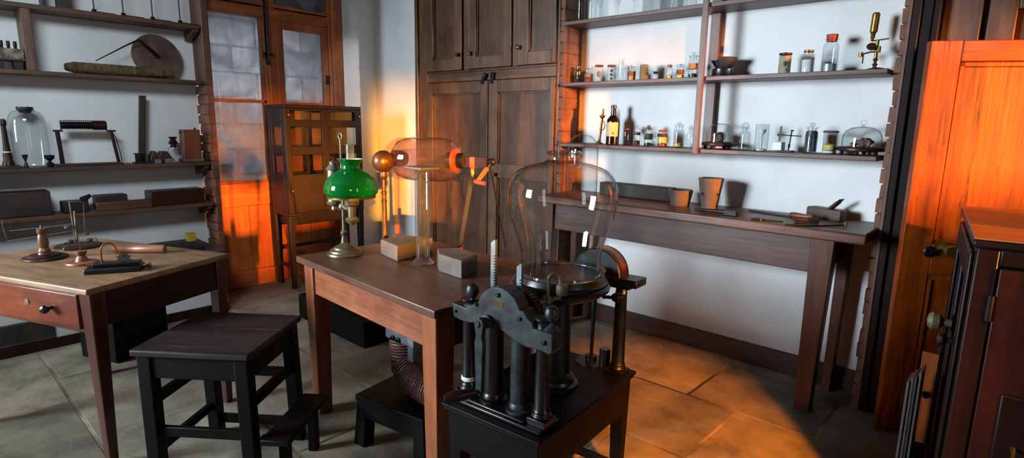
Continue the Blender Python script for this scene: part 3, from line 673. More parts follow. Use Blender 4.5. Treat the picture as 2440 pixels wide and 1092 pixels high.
# ------------------------------------------------------------------ black step stool
HS = .57
s0 = Z(305, 835, HS); s1 = Z(590, 848, HS); s2 = Z(708, 752, HS); s3 = Z(465, 740, HS)
angS = math.atan2(s1.y-s0.y, s1.x-s0.x); WS = (s1-s0).length; DS = ((s2-s1).length+(s3-s0).length)/2
st = thing('step_stool', 'tall black scuffed wooden stool with a footrest', 'stool', (s0.x, s0.y, 0), angS)
B().box(0, WS, 0, DS, HS-.026, HS).out('seat', M['stool_top'], st, bevel=.007, seg=3)
b = B(); b.box(.05, WS-.05, .022, .044, HS-.115, HS-.026); b.box(.05, WS-.05, DS-.044, DS-.022, HS-.115, HS-.026); b.box(.022, .044, .05, DS-.05, HS-.115, HS-.026); b.box(WS-.044, WS-.022, .05, DS-.05, HS-.115, HS-.026)
b.outs('seat_rail', M['black_wood'], st, bevel=.003)
for x, dx in ((.04, -.0), (WS-.04, .008)):
    for y, dy in ((.04, -.0), (DS-.04, .02)): B().taper((x+dx, y+dy, 0), (.05, .05), (x, y, HS-.026), (.052, .052)).out('leg', M['black_wood_z'], st, bevel=.004)
for q in ((.06, WS-.06, .03, .05, .215, .255), (.06, WS-.06, DS-.045, DS-.022, .3, .34), (.025, .047, .06, DS-.06, .33, .372), (.025, .047, .06, DS-.04, .13, .165), (WS-.047, WS-.025, .06, DS-.06, .33, .372), (.06, WS-.06, DS-.03, DS-.01, .06, .1)):
    B().box(*q).outs('stretcher', M['black_wood'], st, bevel=.003)
B().box(WS+.01, WS+.12, .02, DS-.04, .205, .228).out('footrest', M['black_wood'], st, bevel=.004)
for y in (.09, DS-.1):
    B().hexa([(WS+.055, y-.02, 0), (WS+.09, y-.02, 0), (WS+.09, y+.02, 0), (WS+.055, y+.02, 0)], [(WS+.055, y-.02, .205), (WS+.09, y-.02, .205), (WS+.09, y+.02, .205), (WS+.055, y+.02, .205)]).out('footrest_leg', M['black_wood_z'], st, bevel=.003)
    B().box(WS-.02, WS+.06, y-.015, y+.015, .175, .204).out('footrest_bearer', M['black_wood'], st, bevel=.002)
B().lathe([(0, .003), (.014, .003), (.014, 0)], (WS-.022, DS*.55, HS-.07), (1, 0, 0), 16).out('wood_plug', M['dark_red'], st)

# ------------------------------------------------------------------ low stool and trough below the centre table
m0 = Z(845, 940, .235); m1 = Z(1008, 1003, .235)
ms = thing('low_stool', 'small low black stool beneath the centre table', 'stool', (m0.x, m0.y, 0), math.atan2(m1.y-m0.y, m1.x-m0.x))
MW = (m1-m0).length; MD = .26
B().box(0, MW, 0, MD, .21, .235).out('seat', M['black_wood'], ms, bevel=.005)
b = B(); b.box(.045, MW-.045, .006, .026, .135, .21); b.box(.045, MW-.045, MD-.026, MD-.006, .135, .21); b.outs('seat_rail', M['black_wood'], ms, bevel=.003)
for x, e in ((.035, -.015), (MW-.035, .015)):
    for y, g in ((.036, -.01), (MD-.036, .01)): B().taper((x+e, y+g, 0), (.062, .062), (x, y, .21), (.058, .058)).out('leg', M['black_wood_z'], ms, bevel=.004)

q0 = Z(868, 832, 0)
tr = thing('battery_trough', 'long black compartmented battery trough on the floor under the centre table', 'box', (q0.x, q0.y, 0), -.01)
b = B(); L_ = .84; Dp = .23; h = .172
b.box(-L_, 0, 0, .016, 0, h); b.box(-L_, 0, Dp-.016, Dp, 0, h); b.box(-L_, -L_+.016, .016, Dp-.016, 0, h); b.box(-.016, 0, .016, Dp-.016, 0, h); b.box(-L_+.016, -.016, .016, Dp-.016, 0, .016)
b.out('case', M['black_wood'], tr, bevel=.003)
b = B()
for k in range(1, 9): b.box(-L_+.016+k*.09, -L_+.02+k*.09, .02, Dp-.02, .016, h-.03)
b.outs('divider_plate', M['zinc'], tr)

# dark box on the floor below the left table and the board on the ledge front
p = Z(287, 876, 0)
o = thing('wooden_chest', 'black chest standing in the shadow under the left table', 'chest', (p.x-.06, p.y+.0, 0), angL)
B().box(-.30, .0, 0, .34, .0, .33).out('chest_body', M['black_wood'], o, bevel=.012, seg=3)
B().box(-.31, .01, -.01, .35, .33, .36).out('lid', M['black_wood'], o, bevel=.008, seg=3)
p0 = X(128, 758, -4.27); p1 = X(128, 802, -4.27)
tag(B().box(-.03, 0, -1.2, 0, 0, p0.z-p1.z).out('wall_board', M['dark_plank'], None, (-4.27, p0.y, p1.z), bevel=.004), 'dark board fixed low on the white ledge front behind the left table', 'board')
# ------------------------------------------------------------------ glass and bottle helpers
def base_on(u, vt, vb, y, z0):
    """a point on a shelf at depth y below photo column u, with the height of row vt above it"""
    p = Y(u, (vt+vb)/2, y); return Vector((p.x, y, z0)), Y(u, vt, y).z - z0, mpp(p)
def shell(parent, prof, mat=None, name='glass_body', seg=24):
    return B().lathe(prof, seg=seg, caps=False).out(name, mat or M['glass'], parent, fix=False)
def vessel(name, label, cat, u, vt, vb, w, y, z0, kind='bottle', stop=None, fill=None, band=None, group=None, topfrac=.0):
    p, H, m = base_on(u, vt, vb, y, z0); r = w/2*m
    t = thing(name, label, cat, p, 0, group)
    hb = H*(1-topfrac)
    if kind == 'bottle': prof = [(0, .003), (r*.9, 0), (r, .004), (r, hb*.66), (r*.92, hb*.74), (r*.55, hb*.81), (r*.5, hb*.84), (r*.5, hb*.94), (r*.72, hb*.965), (r*.72, hb*.99), (r*.42, hb)]
    elif kind == 'wide': prof = [(0, .003), (r*.9, 0), (r, .004), (r, hb*.76), (r*.93, hb*.82), (r*.75, hb*.86), (r*.75, hb*.95), (r*.9, hb*.97), (r*.9, hb)]
    elif kind == 'jar': prof = [(0, .003), (r*.95, 0), (r, .004), (r, hb*.97), (r*1.03, hb)]
    elif kind == 'tumbler': prof = [(0, hb-.002), (r*.95, hb), (r, hb*.97), (r, .004), (r*1.03, 0)]
    shell(t, prof)
    rn = r*{'bottle': .48, 'wide': .72, 'jar': .97, 'tumbler': 0}[kind]
    if stop:
        kd, mat = stop
        if kd == 'glass':
            B().lathe([(rn*.8, hb*.9), (rn*.9, hb), (rn*1.5, hb+.002), (rn*1.5, hb+.006), (rn*.6, hb+.009), (rn*.5, H*.97), (rn*.75, H), (0, H+.004)], seg=18).out('stopper', mat, t)
        elif kd == 'cork': B().lathe([(rn*.85, hb*.9), (rn*1.02, hb), (rn*1.1, H), (rn*1.0, H+.001)], seg=18).out('stopper', mat, t, bevel=.001)
        elif kd == 'lid': B().lathe([(rn*.9, hb-.006), (rn*1.06, hb-.004), (rn*1.1, hb+.004), (rn*.8, hb+.006)], seg=22).out('lid', mat, t)
        elif kd == 'round': B().ball((0, 0, hb+rn*.6), rn*1.5, 16, 10).out('stopper', mat, t)
    if fill:
        for (z1, z2, mat) in (fill if isinstance(fill, list) else [fill]):
            k = .93; B().lathe([(0, H*z1+.004), (r*k, H*z1+.004), (r*k, H*z2-.002), (r*k*.5, H*z2+.003), (0, H*z2+.001)], seg=20).out('contents', mat, t)
    if band:
        z1, z2, mat = band[:3]
        B().lathe([(r*1.012, H*z1), (r*1.012, H*z2)], seg=26, a0=band[3] if len(band) > 3 else 0, a1=band[4] if len(band) > 4 else 2*PI, caps=False).out('label_band', mat, t, fix=False)
    return t, r, H
YS = 3.255
# --- middle shelf, from the brick reveal rightwards -----------------------------------------------
G1 = 'specimen vessels on the middle right shelf'
vessel('specimen_bottle', 'tiny dark wire-caged bottle hard against the orange brick reveal, middle shelf', 'bottle', 1378, 160, 196, 11, 3.27, ZM, 'wide', ('lid', M['brass']), (0, .5, M['dark_grain']), (.5, .7, M['brass']), G1)
vessel('specimen_bottle', 'small bottle of orange grains, second vessel from the brick reveal on the middle shelf', 'bottle', 1401, 163, 194, 16, YS, ZM, 'wide', ('glass', M['glass']), [(0, .32, M['rust_grain']), (.34, .62, M['orange_label'])], None, G1, .1)
t, r, H = vessel('specimen_jar', 'brown-lidded jar with a single amber specimen, left of the jar with dark specks', 'jar', 1427, 157, 193, 19, YS, ZM, 'jar', ('lid', M['brown_label']), None, None, G1)
B().ball((0, 0, H*.5), r*.5, 14, 10, (1, 1, 1.5)).out('specimen', M['orange_label'], t)
t, r, H = vessel('specimen_jar', 'brown-lidded jar with three dark specks, beside the amber specimen jar', 'jar', 1457, 157, 192, 20, YS, ZM, 'jar', ('lid', M['brown_label']), None, None, G1)
B().ball((0, 0, H*.2), r*.3, 10, 8).ball((0, 0, H*.45), r*.32, 10, 8).ball((0, 0, H*.7), r*.32, 10, 8).out('specimen', M['mineral'], t)
t, r, H = vessel('glass_vial', 'thin clear vial with a smaller tube inside it on the middle shelf', 'vial', 1480, 140, 191, 12, YS, ZM, 'jar', None, None, None, G1)
shell(t, [(0, H*.3), (r*.4, H*.32), (r*.4, H*.8), (r*.7, H*.86)], None, 'inner_tube')
vessel('specimen_bottle', 'stoppered bottle with a dark brown band and amber contents on the middle shelf', 'bottle', 1505, 158, 191, 19, YS, ZM, 'wide', ('glass', M['glass']), (0, .38, M['orange_label']), (.38, .64, M['brown_label']), G1, .12)
vessel('specimen_jar', 'open jar filled with yellow powder on the middle shelf', 'jar', 1535, 151, 189, 21, YS, ZM, 'jar', None, (0.02, .9, M['orange_label']), None, G1)
p, H, m = base_on(1565, 167, 188, YS, ZM); r = 11*m
t = thing('glass_goblet', 'little stemmed glass dish holding dark residue between two jars', 'dish', p, 0, G1)
shell(t, [(0, .0), (r*.7, 0), (r*.7, .003), (r*.2, .006), (r*.2, H*.45), (r*.7, H*.62), (r, H)])
B().lathe([(0, H*.6), (r*.6, H*.62), (r*.85, H*.82), (0, H*.78)], seg=18).out('contents', M['dark_grain'], t)
vessel('specimen_bottle', 'narrow clear bottle with a corked amber neck, left of the brown-labelled pair', 'bottle', 1595, 155, 188, 15, YS, ZM, 'wide', ('cork', M['cork']), (0, .25, M['powder_y']), None, G1, .08)
vessel('specimen_bottle', 'short glass-stoppered bottle with a red brown label beside the tallest labelled bottle', 'bottle', 1621, 154, 187, 18, YS, ZM, 'wide', ('glass', M['glass']), (0, .3, M['powder_y']), (.36, .62, M['brown_label']), G1, .12)
t, r, H = vessel('specimen_bottle', 'tall stoppered bottle with orange label and black grains behind the shelf upright', 'bottle', 1652, 126, 186, 21, YS, ZM, 'wide', ('glass', M['glass']), (0, .17, M['dark_grain']), (.36, .58, M['orange_label']), G1, .16)
# broken bowl on a disc stand
p, H, m = base_on(1724, 138, 181, 3.27, ZM)
t = thing('broken_bowl', 'broken charred black bowl on a black disc stand on the middle shelf', 'bowl', p)
R = 30*m
B().lathe([(R*1.08, 0), (R*1.08, .006), (R*.9, .008)], seg=32).out('stand_foot', M['dark_red'], t)
B().lathe([(R*.82, .008), (R*.86, .014), (R*.86, H*.42), (R*.8, H*.45)], seg=32).out('stand', M['ebonite'], t, bevel=.002)
b = B(); n = 40; pr = [(.55, .45), (.8, .68), (.95, .86), (1.0, 1.0)]
def lip(a):
    d = math.degrees(a) % 360
    return .70 if 196 < d < 262 else (.8 if 150 < d < 196 or 262 < d < 272 else 1.0)
outer = []; 
for rr, zz in pr:
    outer.append([b.bm.verts.new((R*rr*math.cos(2*PI*k/n), R*rr*math.sin(2*PI*k/n), H*min(zz, .45+(lip(2*PI*k/n)-.0)*.55 if zz > .8 else zz)*1.0)) for k in range(n)])
inner = []
for rr, zz in reversed(pr):
    inner.append([b.bm.verts.new((R*rr*.88*math.cos(2*PI*k/n), R*rr*.88*math.sin(2*PI*k/n), H*(min(zz, .45+lip(2*PI*k/n)*.55)*1.0 if zz > .8 else zz+.04))) for k in range(n)])
rings = outer+inner
for A, Bq in zip(rings, rings[1:]):
    for k in range(n): b.bm.faces.new((A[k], A[(k+1) % n], Bq[(k+1) % n], Bq[k]))
b.bm.faces.new(list(reversed(rings[0]))); b.bm.faces.new(rings[-1])
b.out('bowl_body', M['bowl'], t)
t, r, H = vessel('specimen_jar', 'black-lidded jar of grey beige mud on the middle shelf, right of the broken bowl', 'jar', 1870, 129, 176, 27, YS, ZM, 'jar', ('lid', M['rubber']), (0, .9, plain('grey beige mud', 'b3a591', .8, 0, .3, 30, .2)), None, G1)
B().ball((r*.3, -r*.83, H*.5), r*.28, 10, 8, (1, 1, 1.5)).ball((r*.5, -r*.75, H*.2), r*.18, 8, 6).outs('speck', M['mineral'], t)
vessel('specimen_bottle', 'wide-necked bottle of white powder between the mud jar and the corked bottle', 'bottle', 1925, 122, 173, 27, YS, ZM, 'wide', ('lid', M['dull_brass']), (0, .62, M['powder_w']), (.63, .7, M['mineral']), G1)
vessel('specimen_bottle', 'tall clear bottle with an orange red cork, silver metal in the bottom', 'bottle', 1979, 83, 171, 33, YS, ZM, 'wide', ('cork', M['red_cork']), (0, .23, M['grey_liq']), None, G1, .1)
# brass microscope
p, H, m = base_on(2092, 27, 163, 3.27, ZM)
t = thing('microscope', 'antique brass microscope with slanting tube at the right end of the middle shelf', 'microscope', p)
mz = lambda v: Y(2090, v, 3.27).z-ZM
mx_ = lambda u, v: Y(u, v, 3.27).x-p.x
b = B()
for k in range(3):
    a = k*2*PI/3+.5; b.tube([(0, 0, .012), (.035*math.cos(a), .035*math.sin(a), .01), (.06*math.cos(a), .06*math.sin(a), .003)], [.005, .004, .003], 8)
b.out('tripod_foot', M['bronze'], t)
B().lathe([(.007, .008), (.012, .012), (.007, .02), (.013, .03), (.006, .036), (.008, .045), (.012, .052), (.007, .06), (.007, mz(95))], seg=16).out('pillar', M['brass'], t)
B().obox((.004, 0, mz(118)), (.026, .014, .03)).out('clamp', M['brass'], t, bevel=.003)
ta = Vector((mx_(2078, 97), 0, mz(97))); tb_ = Vector((mx_(2089, 30), 0, mz(30))); ax = tb_-ta; LL = ax.length
B().lathe([(.008, 0), (.006, LL*.06), (.009, LL*.1), (.010, LL*.25), (.013, LL*.3), (.0165, LL*.32), (.0165, LL*.9), (.018, LL*.91), (.018, LL*.94), (.015, LL*.95), (.013, LL), (.008, LL*.995)], ta, ax, 24).out('body_tube', M['brass'], t)
B().cyl((mx_(2078, 97), 0, mz(97)), (.045, 0, mz(94)), .0035, seg=8).out('arm', M['brass'], t)
B().lathe([(.021, 0), (.023, .004), (.021, .008), (0, .004)], (mx_(2078, 112), -.008, mz(112)), (.2, -.75, .6), 22).out('stage_ring', M['bronze'], t)
B().tube([(mx_(2060, 126), 0, mz(126)), (mx_(2078, 122), -.005, mz(123)), (0, 0, mz(124))], .004, 8).cyl((mx_(2058, 126), 0, mz(126)), (mx_(2056, 150), -.01, mz(150)), .003, seg=8).out('stage', M['bronze'], t)
B().lathe([(.010, 0), (.010, .018), (.008, .02)], (mx_(2051, 133), 0, mz(133)), (0, 0, 1), 18).out('mirror_cup', M['brass'], t)

# --- lower shelf ------------------------------------------------------------------------------
G2 = 'specimen vessels on the lower right shelf'
p, H, m = base_on(1430, 259, 346, 3.26, ZL)
t = thing('candlestick', 'slanting brass chamber candlestick with loop handle, left of the wine bottle', 'candlestick', p+Vector((-.004, 0, 0)))
k = H
B().lathe([(.026, 0), (.027, .006), (.016, .012), (.010, .02), (.011, .03)], seg=22).out('foot', M['brass'], t)
tilt = Vector((.016, 0, 1))
B().lathe([(.011, .02), (.0085, .04), (.0075, k*.72), (.0185, k*.78), (.019, k*.81), (.009, k*.83), (.008, k*.9), (.006, k), (0, k)], (0, 0, 0), (.1, 0, 1), 18).out('stem', M['brass'], t)
B().tube(arc((.020, 0, k*.52), k*.13, -PI/2, PI/2, 10, (.7, 0, .1), (0, 0, 1)), .003, 8).cyl((.01, 0, k*.3), (.02, 0, k*.33), .004, seg=8).out('handle', M['brass'], t)
# wine bottle
p, H, m = base_on(1461, 250, 346, 3.255, ZL); r = 15.5*m
t = thing('wine_bottle', 'dark wine bottle with cream paper label on the lower right shelf', 'bottle', p)
B().lathe([(0, .004), (r*.9, 0), (r, .004), (r, H*.58), (r*.95, H*.63), (r*.62, H*.70), (r*.42, H*.74), (r*.36, H*.92), (r*.46, H*.925), (r*.46, H*.96), (r*.36, H*.97), (r*.36, H)], seg=30).out('bottle_body', M['bottle_dark'], t)
a0, a1 = -PI*.98, -PI*.05
lbl = B().lathe([(r*1.01, H*.21), (r*1.01, H*.56)], seg=30, a0=a0, a1=a1, caps=False).out('paper_label', M['paper'], t, fix=False)
b = B()
for k, (w0, w1) in enumerate(((.18, .7), (.2, .62), (.16, .66), (.25, .58), (.2, .6))):
    z = H*(.5-.045*k); b.lathe([(r*1.018, z), (r*1.018, z+.0022)], seg=10, a0=a0+(a1-a0)*w0*.55, a1=a0+(a1-a0)*w1*.6, caps=False)
b.out('print_line', M['ink'], lbl, fix=False)
B().lathe([(r*1.02, -.005), (r*1.02, .005)], (0, 0, H*.29), (0, 0, 1), 6, a0=-PI*.36, a1=-PI*.26, caps=False).out('printed_mark', M['rust_grain'], lbl, fix=False)
t, r, H = vessel('specimen_vial', 'slim vial with knobbly black brass cap just right of the wine bottle', 'vial', 1493, 299, 350, 16, YS, ZL, 'bottle', None, None, None, G2)
B().ball((0, 0, H*.8), r*.95, 14, 10).lathe([(r*.4, H*.9), (r*.6, H), (0, H)], seg=14).out('cap', M['bronze'], t)
vessel('specimen_bottle', 'glass-stoppered bottle with orange band and red grains on the lower shelf', 'bottle', 1518, 299, 350, 15, YS, ZL, 'wide', ('glass', M['glass']), [(0, .24, M['rust_grain'])], (.52, .66, M['brown_label']), G2, .14)
vessel('specimen_bottle', 'stoppered bottle with brown band above black grains on the lower shelf', 'bottle', 1545, 300, 351, 20, YS, ZL, 'wide', ('glass', M['zinc']), [(0, .14, M['dark_grain'])], (.32, .62, M['mineral']), G2, .14)
vessel('specimen_jar', 'wide cork-topped jar of yellow and purple grains on the lower shelf', 'jar', 1578, 310, 353, 23, YS, ZL, 'wide', ('cork', M['cork']), [(0, .2, M['rust_grain']), (.2, .58, M['powder_y'])], (.6, .78, M['dark_grain']), G2, .03)
vessel('specimen_bottle', 'clear bottle with a little cream powder in the bottom, left of the post', 'bottle', 1617, 293, 353, 23, YS, ZL, 'wide', ('glass', M['glass']), [(0, .16, M['powder_y'])], None, G2, .12)
vessel('specimen_bottle', 'empty narrow bottle half hidden by the shelf upright', 'bottle', 1645, 300, 355, 17, YS, ZL, 'bottle', ('glass', M['glass']), None, None, G2, .1)
def dome(name, label, u, vt, vb, w, wb, hasknob, y):
    p, H, m = base_on(u, vt, vb, y, ZL); r = w/2*m; R = wb/2*m
    t = thing(name, label, 'dome', p); hb = .042
    b = B(); b.lathe([(R*.9, .018), (R, .022), (R*1.0, .034), (R*.93, .04), (0, .04)], seg=36); b.out('plinth', M['dark_red'], t)
    b = B()
    for k in range(3):
        a = -PI/2 + 1.05*(k-1)*1.0 if True else 0
        b.ball((R*.78*math.sin(a+PI/2)*1.0, -R*.78*math.cos(a+PI/2), .010), .0105, 14, 8)
    b.ball((0, R*.78, .010), .0105, 14, 8)
    b.outs('bun_foot', M['dark_red'], t)
    h = H-hb-(.03 if hasknob else 0)
    shell(t, [(r, .04), (r, .04+h*.45), (r*.96, .04+h*.6), (r*.82, .04+h*.8), (r*.58, .04+h*.93), (r*.25, .04+h*.99), (0, .04+h)], M['jar_glass'], 'dome_cover', 36)
    if hasknob:
        c = .04+h; B().lathe([(.010, c), (.007, c+.004), (.010, c+.008)], seg=16).out('knob_collar', M['glass'], t, fix=False)
        B().tube(arc((0, 0, c+.019), .012, -PI/2, 1.5*PI, 22, (1, 0, 0), (0, 0, 1)), .003, 8).out('knob_ring', M['glass'], t, fix=False)
    return p, r
p, r = dome('glass_dome', 'glass dome over a black mineral lump, right beside the shelf upright', 1715, 293, 357, 62, 80, False, 3.268)
tag(B().ball((0, 0, .028), .028, 18, 12, (1, 1, 1.0)).rough(.004, 3).out('mineral_lump', M['mineral'], None, p+Vector((.004, 0, .041))), 'dark rounded mineral lump under the plain glass dome', 'mineral')
p, r = dome('glass_dome', 'ring-handled glass dome over brown rocks at the right end of the lower shelf', 2054, 286, 372, 84, 104, True, 3.268)
tag(B().ball((0, 0, .021), .024, 16, 10, (1.6, 1, .85)).rough(.006, 5).out('rock', M['rock'], None, p+Vector((.014, 0, .041)), (0, 0, .4)), 'larger pinkish brown rock under the ring-handled dome', 'rock')
tag(B().ball((0, 0, .011), .012, 12, 8, (1.2, 1, .9)).rough(.003, 6).out('rock', M['mineral'], None, p+Vector((-.033, -.004, .041))), 'small dark rock at the left under the ring-handled dome', 'rock')
vessel('specimen_bottle', 'empty clear bottle with a round glass stopper, right of the mineral dome', 'bottle', 1774, 297, 361, 24, YS, ZL, 'bottle', ('round', M['glass']), None, None, G2, .1)
t, r, H = vessel('specimen_tumbler', 'inverted clear tumbler over a pale stemmed specimen on the lower shelf', 'tumbler', 1815, 296, 362, 30, YS, ZL, 'tumbler', None, None, None, G2)
B().lathe([(r*.7, .002), (r*.8, .01), (r*.15, .014), (r*.12, H*.6), (r*.5, H*.7), (r*.6, H*.8), (r*.3, H*.78)], seg=16).out('specimen', M['powder_w'], t)
vessel('specimen_vial', 'very small clear pot at the left foot of the inverted tumbler', 'vial', 1795, 350, 360, 10, 3.235, ZL, 'jar', None, (0, .4, M['grey_liq']), None, G2)
# white block with rod stand
p, H, m = base_on(1878, 301, 367, 3.26, ZL)
t = thing('rod_stand', 'small black rod and clamp stand behind the white block', 'stand', p)
B().box(-.04, .03, -.03, .03, 0, .008).out('stand_base', M['dark_red'], t, bevel=.002)
xs = lambda u: Y(u, 340, 3.26).x-p.x; zs = lambda v: Y(1878, v, 3.26).z-ZL
b = B(); b.cyl((xs(1880), 0, .006), (xs(1884), 0, zs(312)), .0035, seg=10); b.lathe([(.008, 0), (.009, .004), (.006, .007), (0, .008)], (xs(1885), 0, zs(313)), (0, 0, 1), 14); b.lathe([(.005, 0), (.006, .012), (.005, .02)], (xs(1881), 0, zs(352)), (0, 0, 1), 12)
b.out('upright_rod', M['iron'], t)
B().cyl((xs(1852), 0, zs(322)), (xs(1908), 0, zs(324)), .0028, seg=10).ball((xs(1853), 0, zs(322)), .006, 10, 8).ball((xs(1883), 0, zs(323)), .006, 10, 8).out('cross_rod', M['iron'], t)
B().obox((xs(1857), 0, (zs(301)+zs(337))/2), (.008, .008, zs(301)-zs(337)), Matrix.Rotation(.06, 3, 'Y')).out('hanging_bar', M['rubber'], t)
q, H2, m2 = base_on(1854, 339, 365, 3.235, ZL)
tag(B().box(-.026, .026, -.018, .018, 0, H2-.008).out('white_block', M['porcelain'], None, q+Vector((.002, 0, .0085)), -.25, bevel=.002), 'plain white cube in front of the black rod stand', 'block')
t, r, H = vessel('specimen_bottle', 'stoppered bottle packed with blue black crystals on the lower shelf', 'bottle', 1933, 294, 370, 27, YS, ZL, 'wide', ('glass', M['glass']), [(.02, .74, M['crystals'])], None, G2, .16)
t, r, H = vessel('specimen_jar', 'jar with dark cork disc and yellow flakes, left of the ring-handled dome', 'jar', 1977, 314, 370, 29, YS, ZL, 'jar', None, [(0.0, .14, M['powder_w']), (.14, .42, M['powder_y'])], None, G2, .05)
B().lathe([(r*.9, H*.95), (r*1.18, H*.97), (r*1.2, H*1.02), (r*.9, H*1.05), (0, H*1.05)], seg=22).rough(.0006, 2).out('lid', M['mineral'], t)

# --- top shelf ------------------------------------------------------------------------------------
G3 = 'glassware on the top right shelf'
def tall(name, label, u, w, y, H, prof):
    p = Y(u, 6, y); r = w/2*mpp(p); t = thing(name, label, 'glassware', (p.x, y, ZU), 0, G3)
    shell(t, [(a*r, b*H) for a, b in prof]); return t, r
cylp = [(0, .01), (.95, 0), (1, .015), (1, .98), (1.05, 1)]
goblet = [(0, 0), (.8, 0), (.8, .012), (.15, .05), (.12, .3), (.25, .36), (.8, .5), (1, .75), (1.05, 1)]
tall('glass_jar', 'tall greenish glass jar at the left end of the top shelf', 1385, 20, 3.235, .26, cylp)
tall('glass_jar', 'tall clear cylinder jar beside the corner jar on the top shelf', 1411, 20, 3.285, .28, cylp)
tall('glass_goblet', 'dark-footed glass funnel on a stem, third from the brick on the top shelf', 1430, 17, 3.25, .22, goblet)
tall('glass_goblet', 'slender tapering measuring glass left of the plain champagne-shaped glass', 1475, 13, 3.25, .22, goblet)
tall('glass_goblet', 'slender stemmed glass nearest the square tank on the top shelf', 1510, 12, 3.25, .22, goblet)
p = Y(1563, 12, 3.26); t = thing('glass_tank', 'square bluish glass tank on the top shelf', 'tank', (p.x, 3.27, ZU), 0, G3)
b = B()
for q in ((-.062, .062, -.062, -.058), (-.062, .062, .058, .062), (-.062, -.058, -.058, .058), (.058, .062, -.058, .058)): b.box(q[0], q[1], q[2], q[3], .004, .2)
b.box(-.062, .062, -.062, .062, 0, .004); b.out('tank_wall', M['jar_glass'], t)
tall('glass_jar', 'clear jar right of the square tank on the top shelf', 1615, 22, 3.26, .2, cylp)
tall('glass_jar', 'plain clear jar left of the upright on the top shelf', 1648, 24, 3.26, .2, cylp)
tall('glass_jar', 'clear jar right of the upright on the top shelf', 1702, 26, 3.26, .2, cylp)

# ------------------------------------------------------------------ tools on the bench
BX = lambda u, v: Z(u, v, ZB)
p0 = BX(1464, 487); p1 = BX(1589, 484)
tag(B().box(-.52, 0, -.045, .045, 0, .085).out('wooden_beam', M['dark_plank'], None, (BX(1588, 483).x, YW-.07, ZB+.0005), .0, bevel=.005), 'long dark squared beam lying against the wall on the bench', 'beam')
def crucible(name, label, u, vt, vb, w0, w1, y, hole):
    p = Y(u, vb-6, y); p.z = ZB; m = mpp(p); H = Y(u, vt+4, y).z-ZB; r0 = w0/2*m; r1 = w1/2*m
    t = thing(name, label, 'crucible', p)
    b = B().lathe([(0, 0), (r0*.96, 0), (r0, .004), (r0+(r1-r0)*.5, H*.5), (r1, H), (r1*.97, H+.003), (r1*.86, H), (r0*.8, .014), (0, .012)], seg=40)
    b.out('crucible_body', M['clay'], t)
    if hole:
        for a in (-1.93, -.38):
            rr = r0+(r1-r0)*.5; c = Vector((rr*math.cos(a), rr*math.sin(a), H*.5))
            B().lathe([(.0085, 0), (.0085, .0014), (0, .0014)], c, (math.cos(a), math.sin(a), -.15), 16).outs('vent_hole', M['rubber'], t)
    return t
crucible('crucible', 'low wide fired-clay crucible on the bench beside the dark beam', 1620, 449, 490, 44, 57, 3.19, False)
crucible('crucible', 'tall tapered fired-clay crucible with a vent hole on the bench', 1690, 421, 494, 36, 58, 3.20, True)
a = BX(1655, 502); b_ = BX(1757, 516); d = b_-a; L_ = d.length
t = thing('socket_key', 'black square-socket iron key lying on the bench before the crucibles', 'tool', a, math.atan2(d.y, d.x))
B().tube([(0, 0, .008), (L_*.35, 0, .012), (L_*.72, 0, .014)], [.006, .009, .011], 10).out('shank', M['iron'], t)
B().box(L_*.72, L_, -.015, .015, .001, .028).out('socket', M['iron'], t, bevel=.002)
B().box(L_, L_+.0015, -.009, .009, .006, .022).out('socket_opening', M['rubber'], t)
a = BX(1785, 504); b_ = BX(1885, 519); d = b_-a; L_ = d.length
t = thing('file', 'grey steel file with a pale wooden handle on the bench', 'file', a, math.atan2(d.y, d.x))
B().obox((L_*.5, 0, .006), (L_, .022, .007)).out('blade', M['iron'], t, bevel=.002)
B().lathe([(.006, 0), (.013, .006), (.016, .03), (.013, .08), (.016, .115), (.010, .126), (0, .128)], (L_-.01, 0, .0165), (1, 0, 0), 18).out('handle', M['turned'], t)
a = BX(1893, 530); b_ = BX(1950, 532); d = b_-a
tag(B().lathe([(.011, 0), (.0135, .008), (.0125, d.length*.8), (.0145, d.length*.92), (.012, d.length)], (0, 0, .0145), (1, 0, 0), 18).out('chisel_handle', M['bench_a'], None, a, math.atan2(d.y, d.x)), 'dark cylindrical tool handle in front of the file handle', 'tool')
a = BX(1790, 524); b_ = BX(1866, 530); d = b_-a; L_ = d.length
t = thing('brass_dividers', 'small brass dividers glinting near the bench edge', 'dividers', a, math.atan2(d.y, d.x))
B().tube([(0, -.004, .004), (L_*.35, -.001, .005), (L_, .012, .003)], [.006, .005, .002], 8).out('leg', M['brass'], t)
B().tube([(0, .01, .004), (L_*.35, .003, .005), (L_, -.004, .003)], [.006, .005, .002], 8).out('leg', M['brass'], t)
B().lathe([(.009, 0), (.009, .011), (.006, .013)], (L_*.33, .001, 0), (0, 0, 1), 14).outs('hinge', M['brass'], t)
a = BX(1895, 541); b_ = BX(2014, 541); d = b_-a; L_ = d.length
t = thing('gimlet', 'thin iron gimlet with a small upright orange tip near the bench end', 'gimlet', a, math.atan2(d.y, d.x))
B().tube([(0, 0, .004), (L_*.4, 0, .005), (L_, 0, .008)], [.002, .004, .004], 8).out('shank', M['iron'], t)
B().lathe([(.006, 0), (.007, .01), (.005, .026), (0, .028)], (L_, 0, 0), (0, 0, 1), 12).out('tip', M['cork'], t)
a = BX(1870, 536); b_ = BX(1925, 541); d = b_-a
tag(B().tube([(0, 0, .003), (d.length*.4, .004, .003), (d.length, 0, .002)], [.0035, .003, .0015], 8).out('brass_scriber', M['brass'], None, a, math.atan2(d.y, d.x)), 'tiny brass scriber between the dividers and the gimlet', 'scriber')
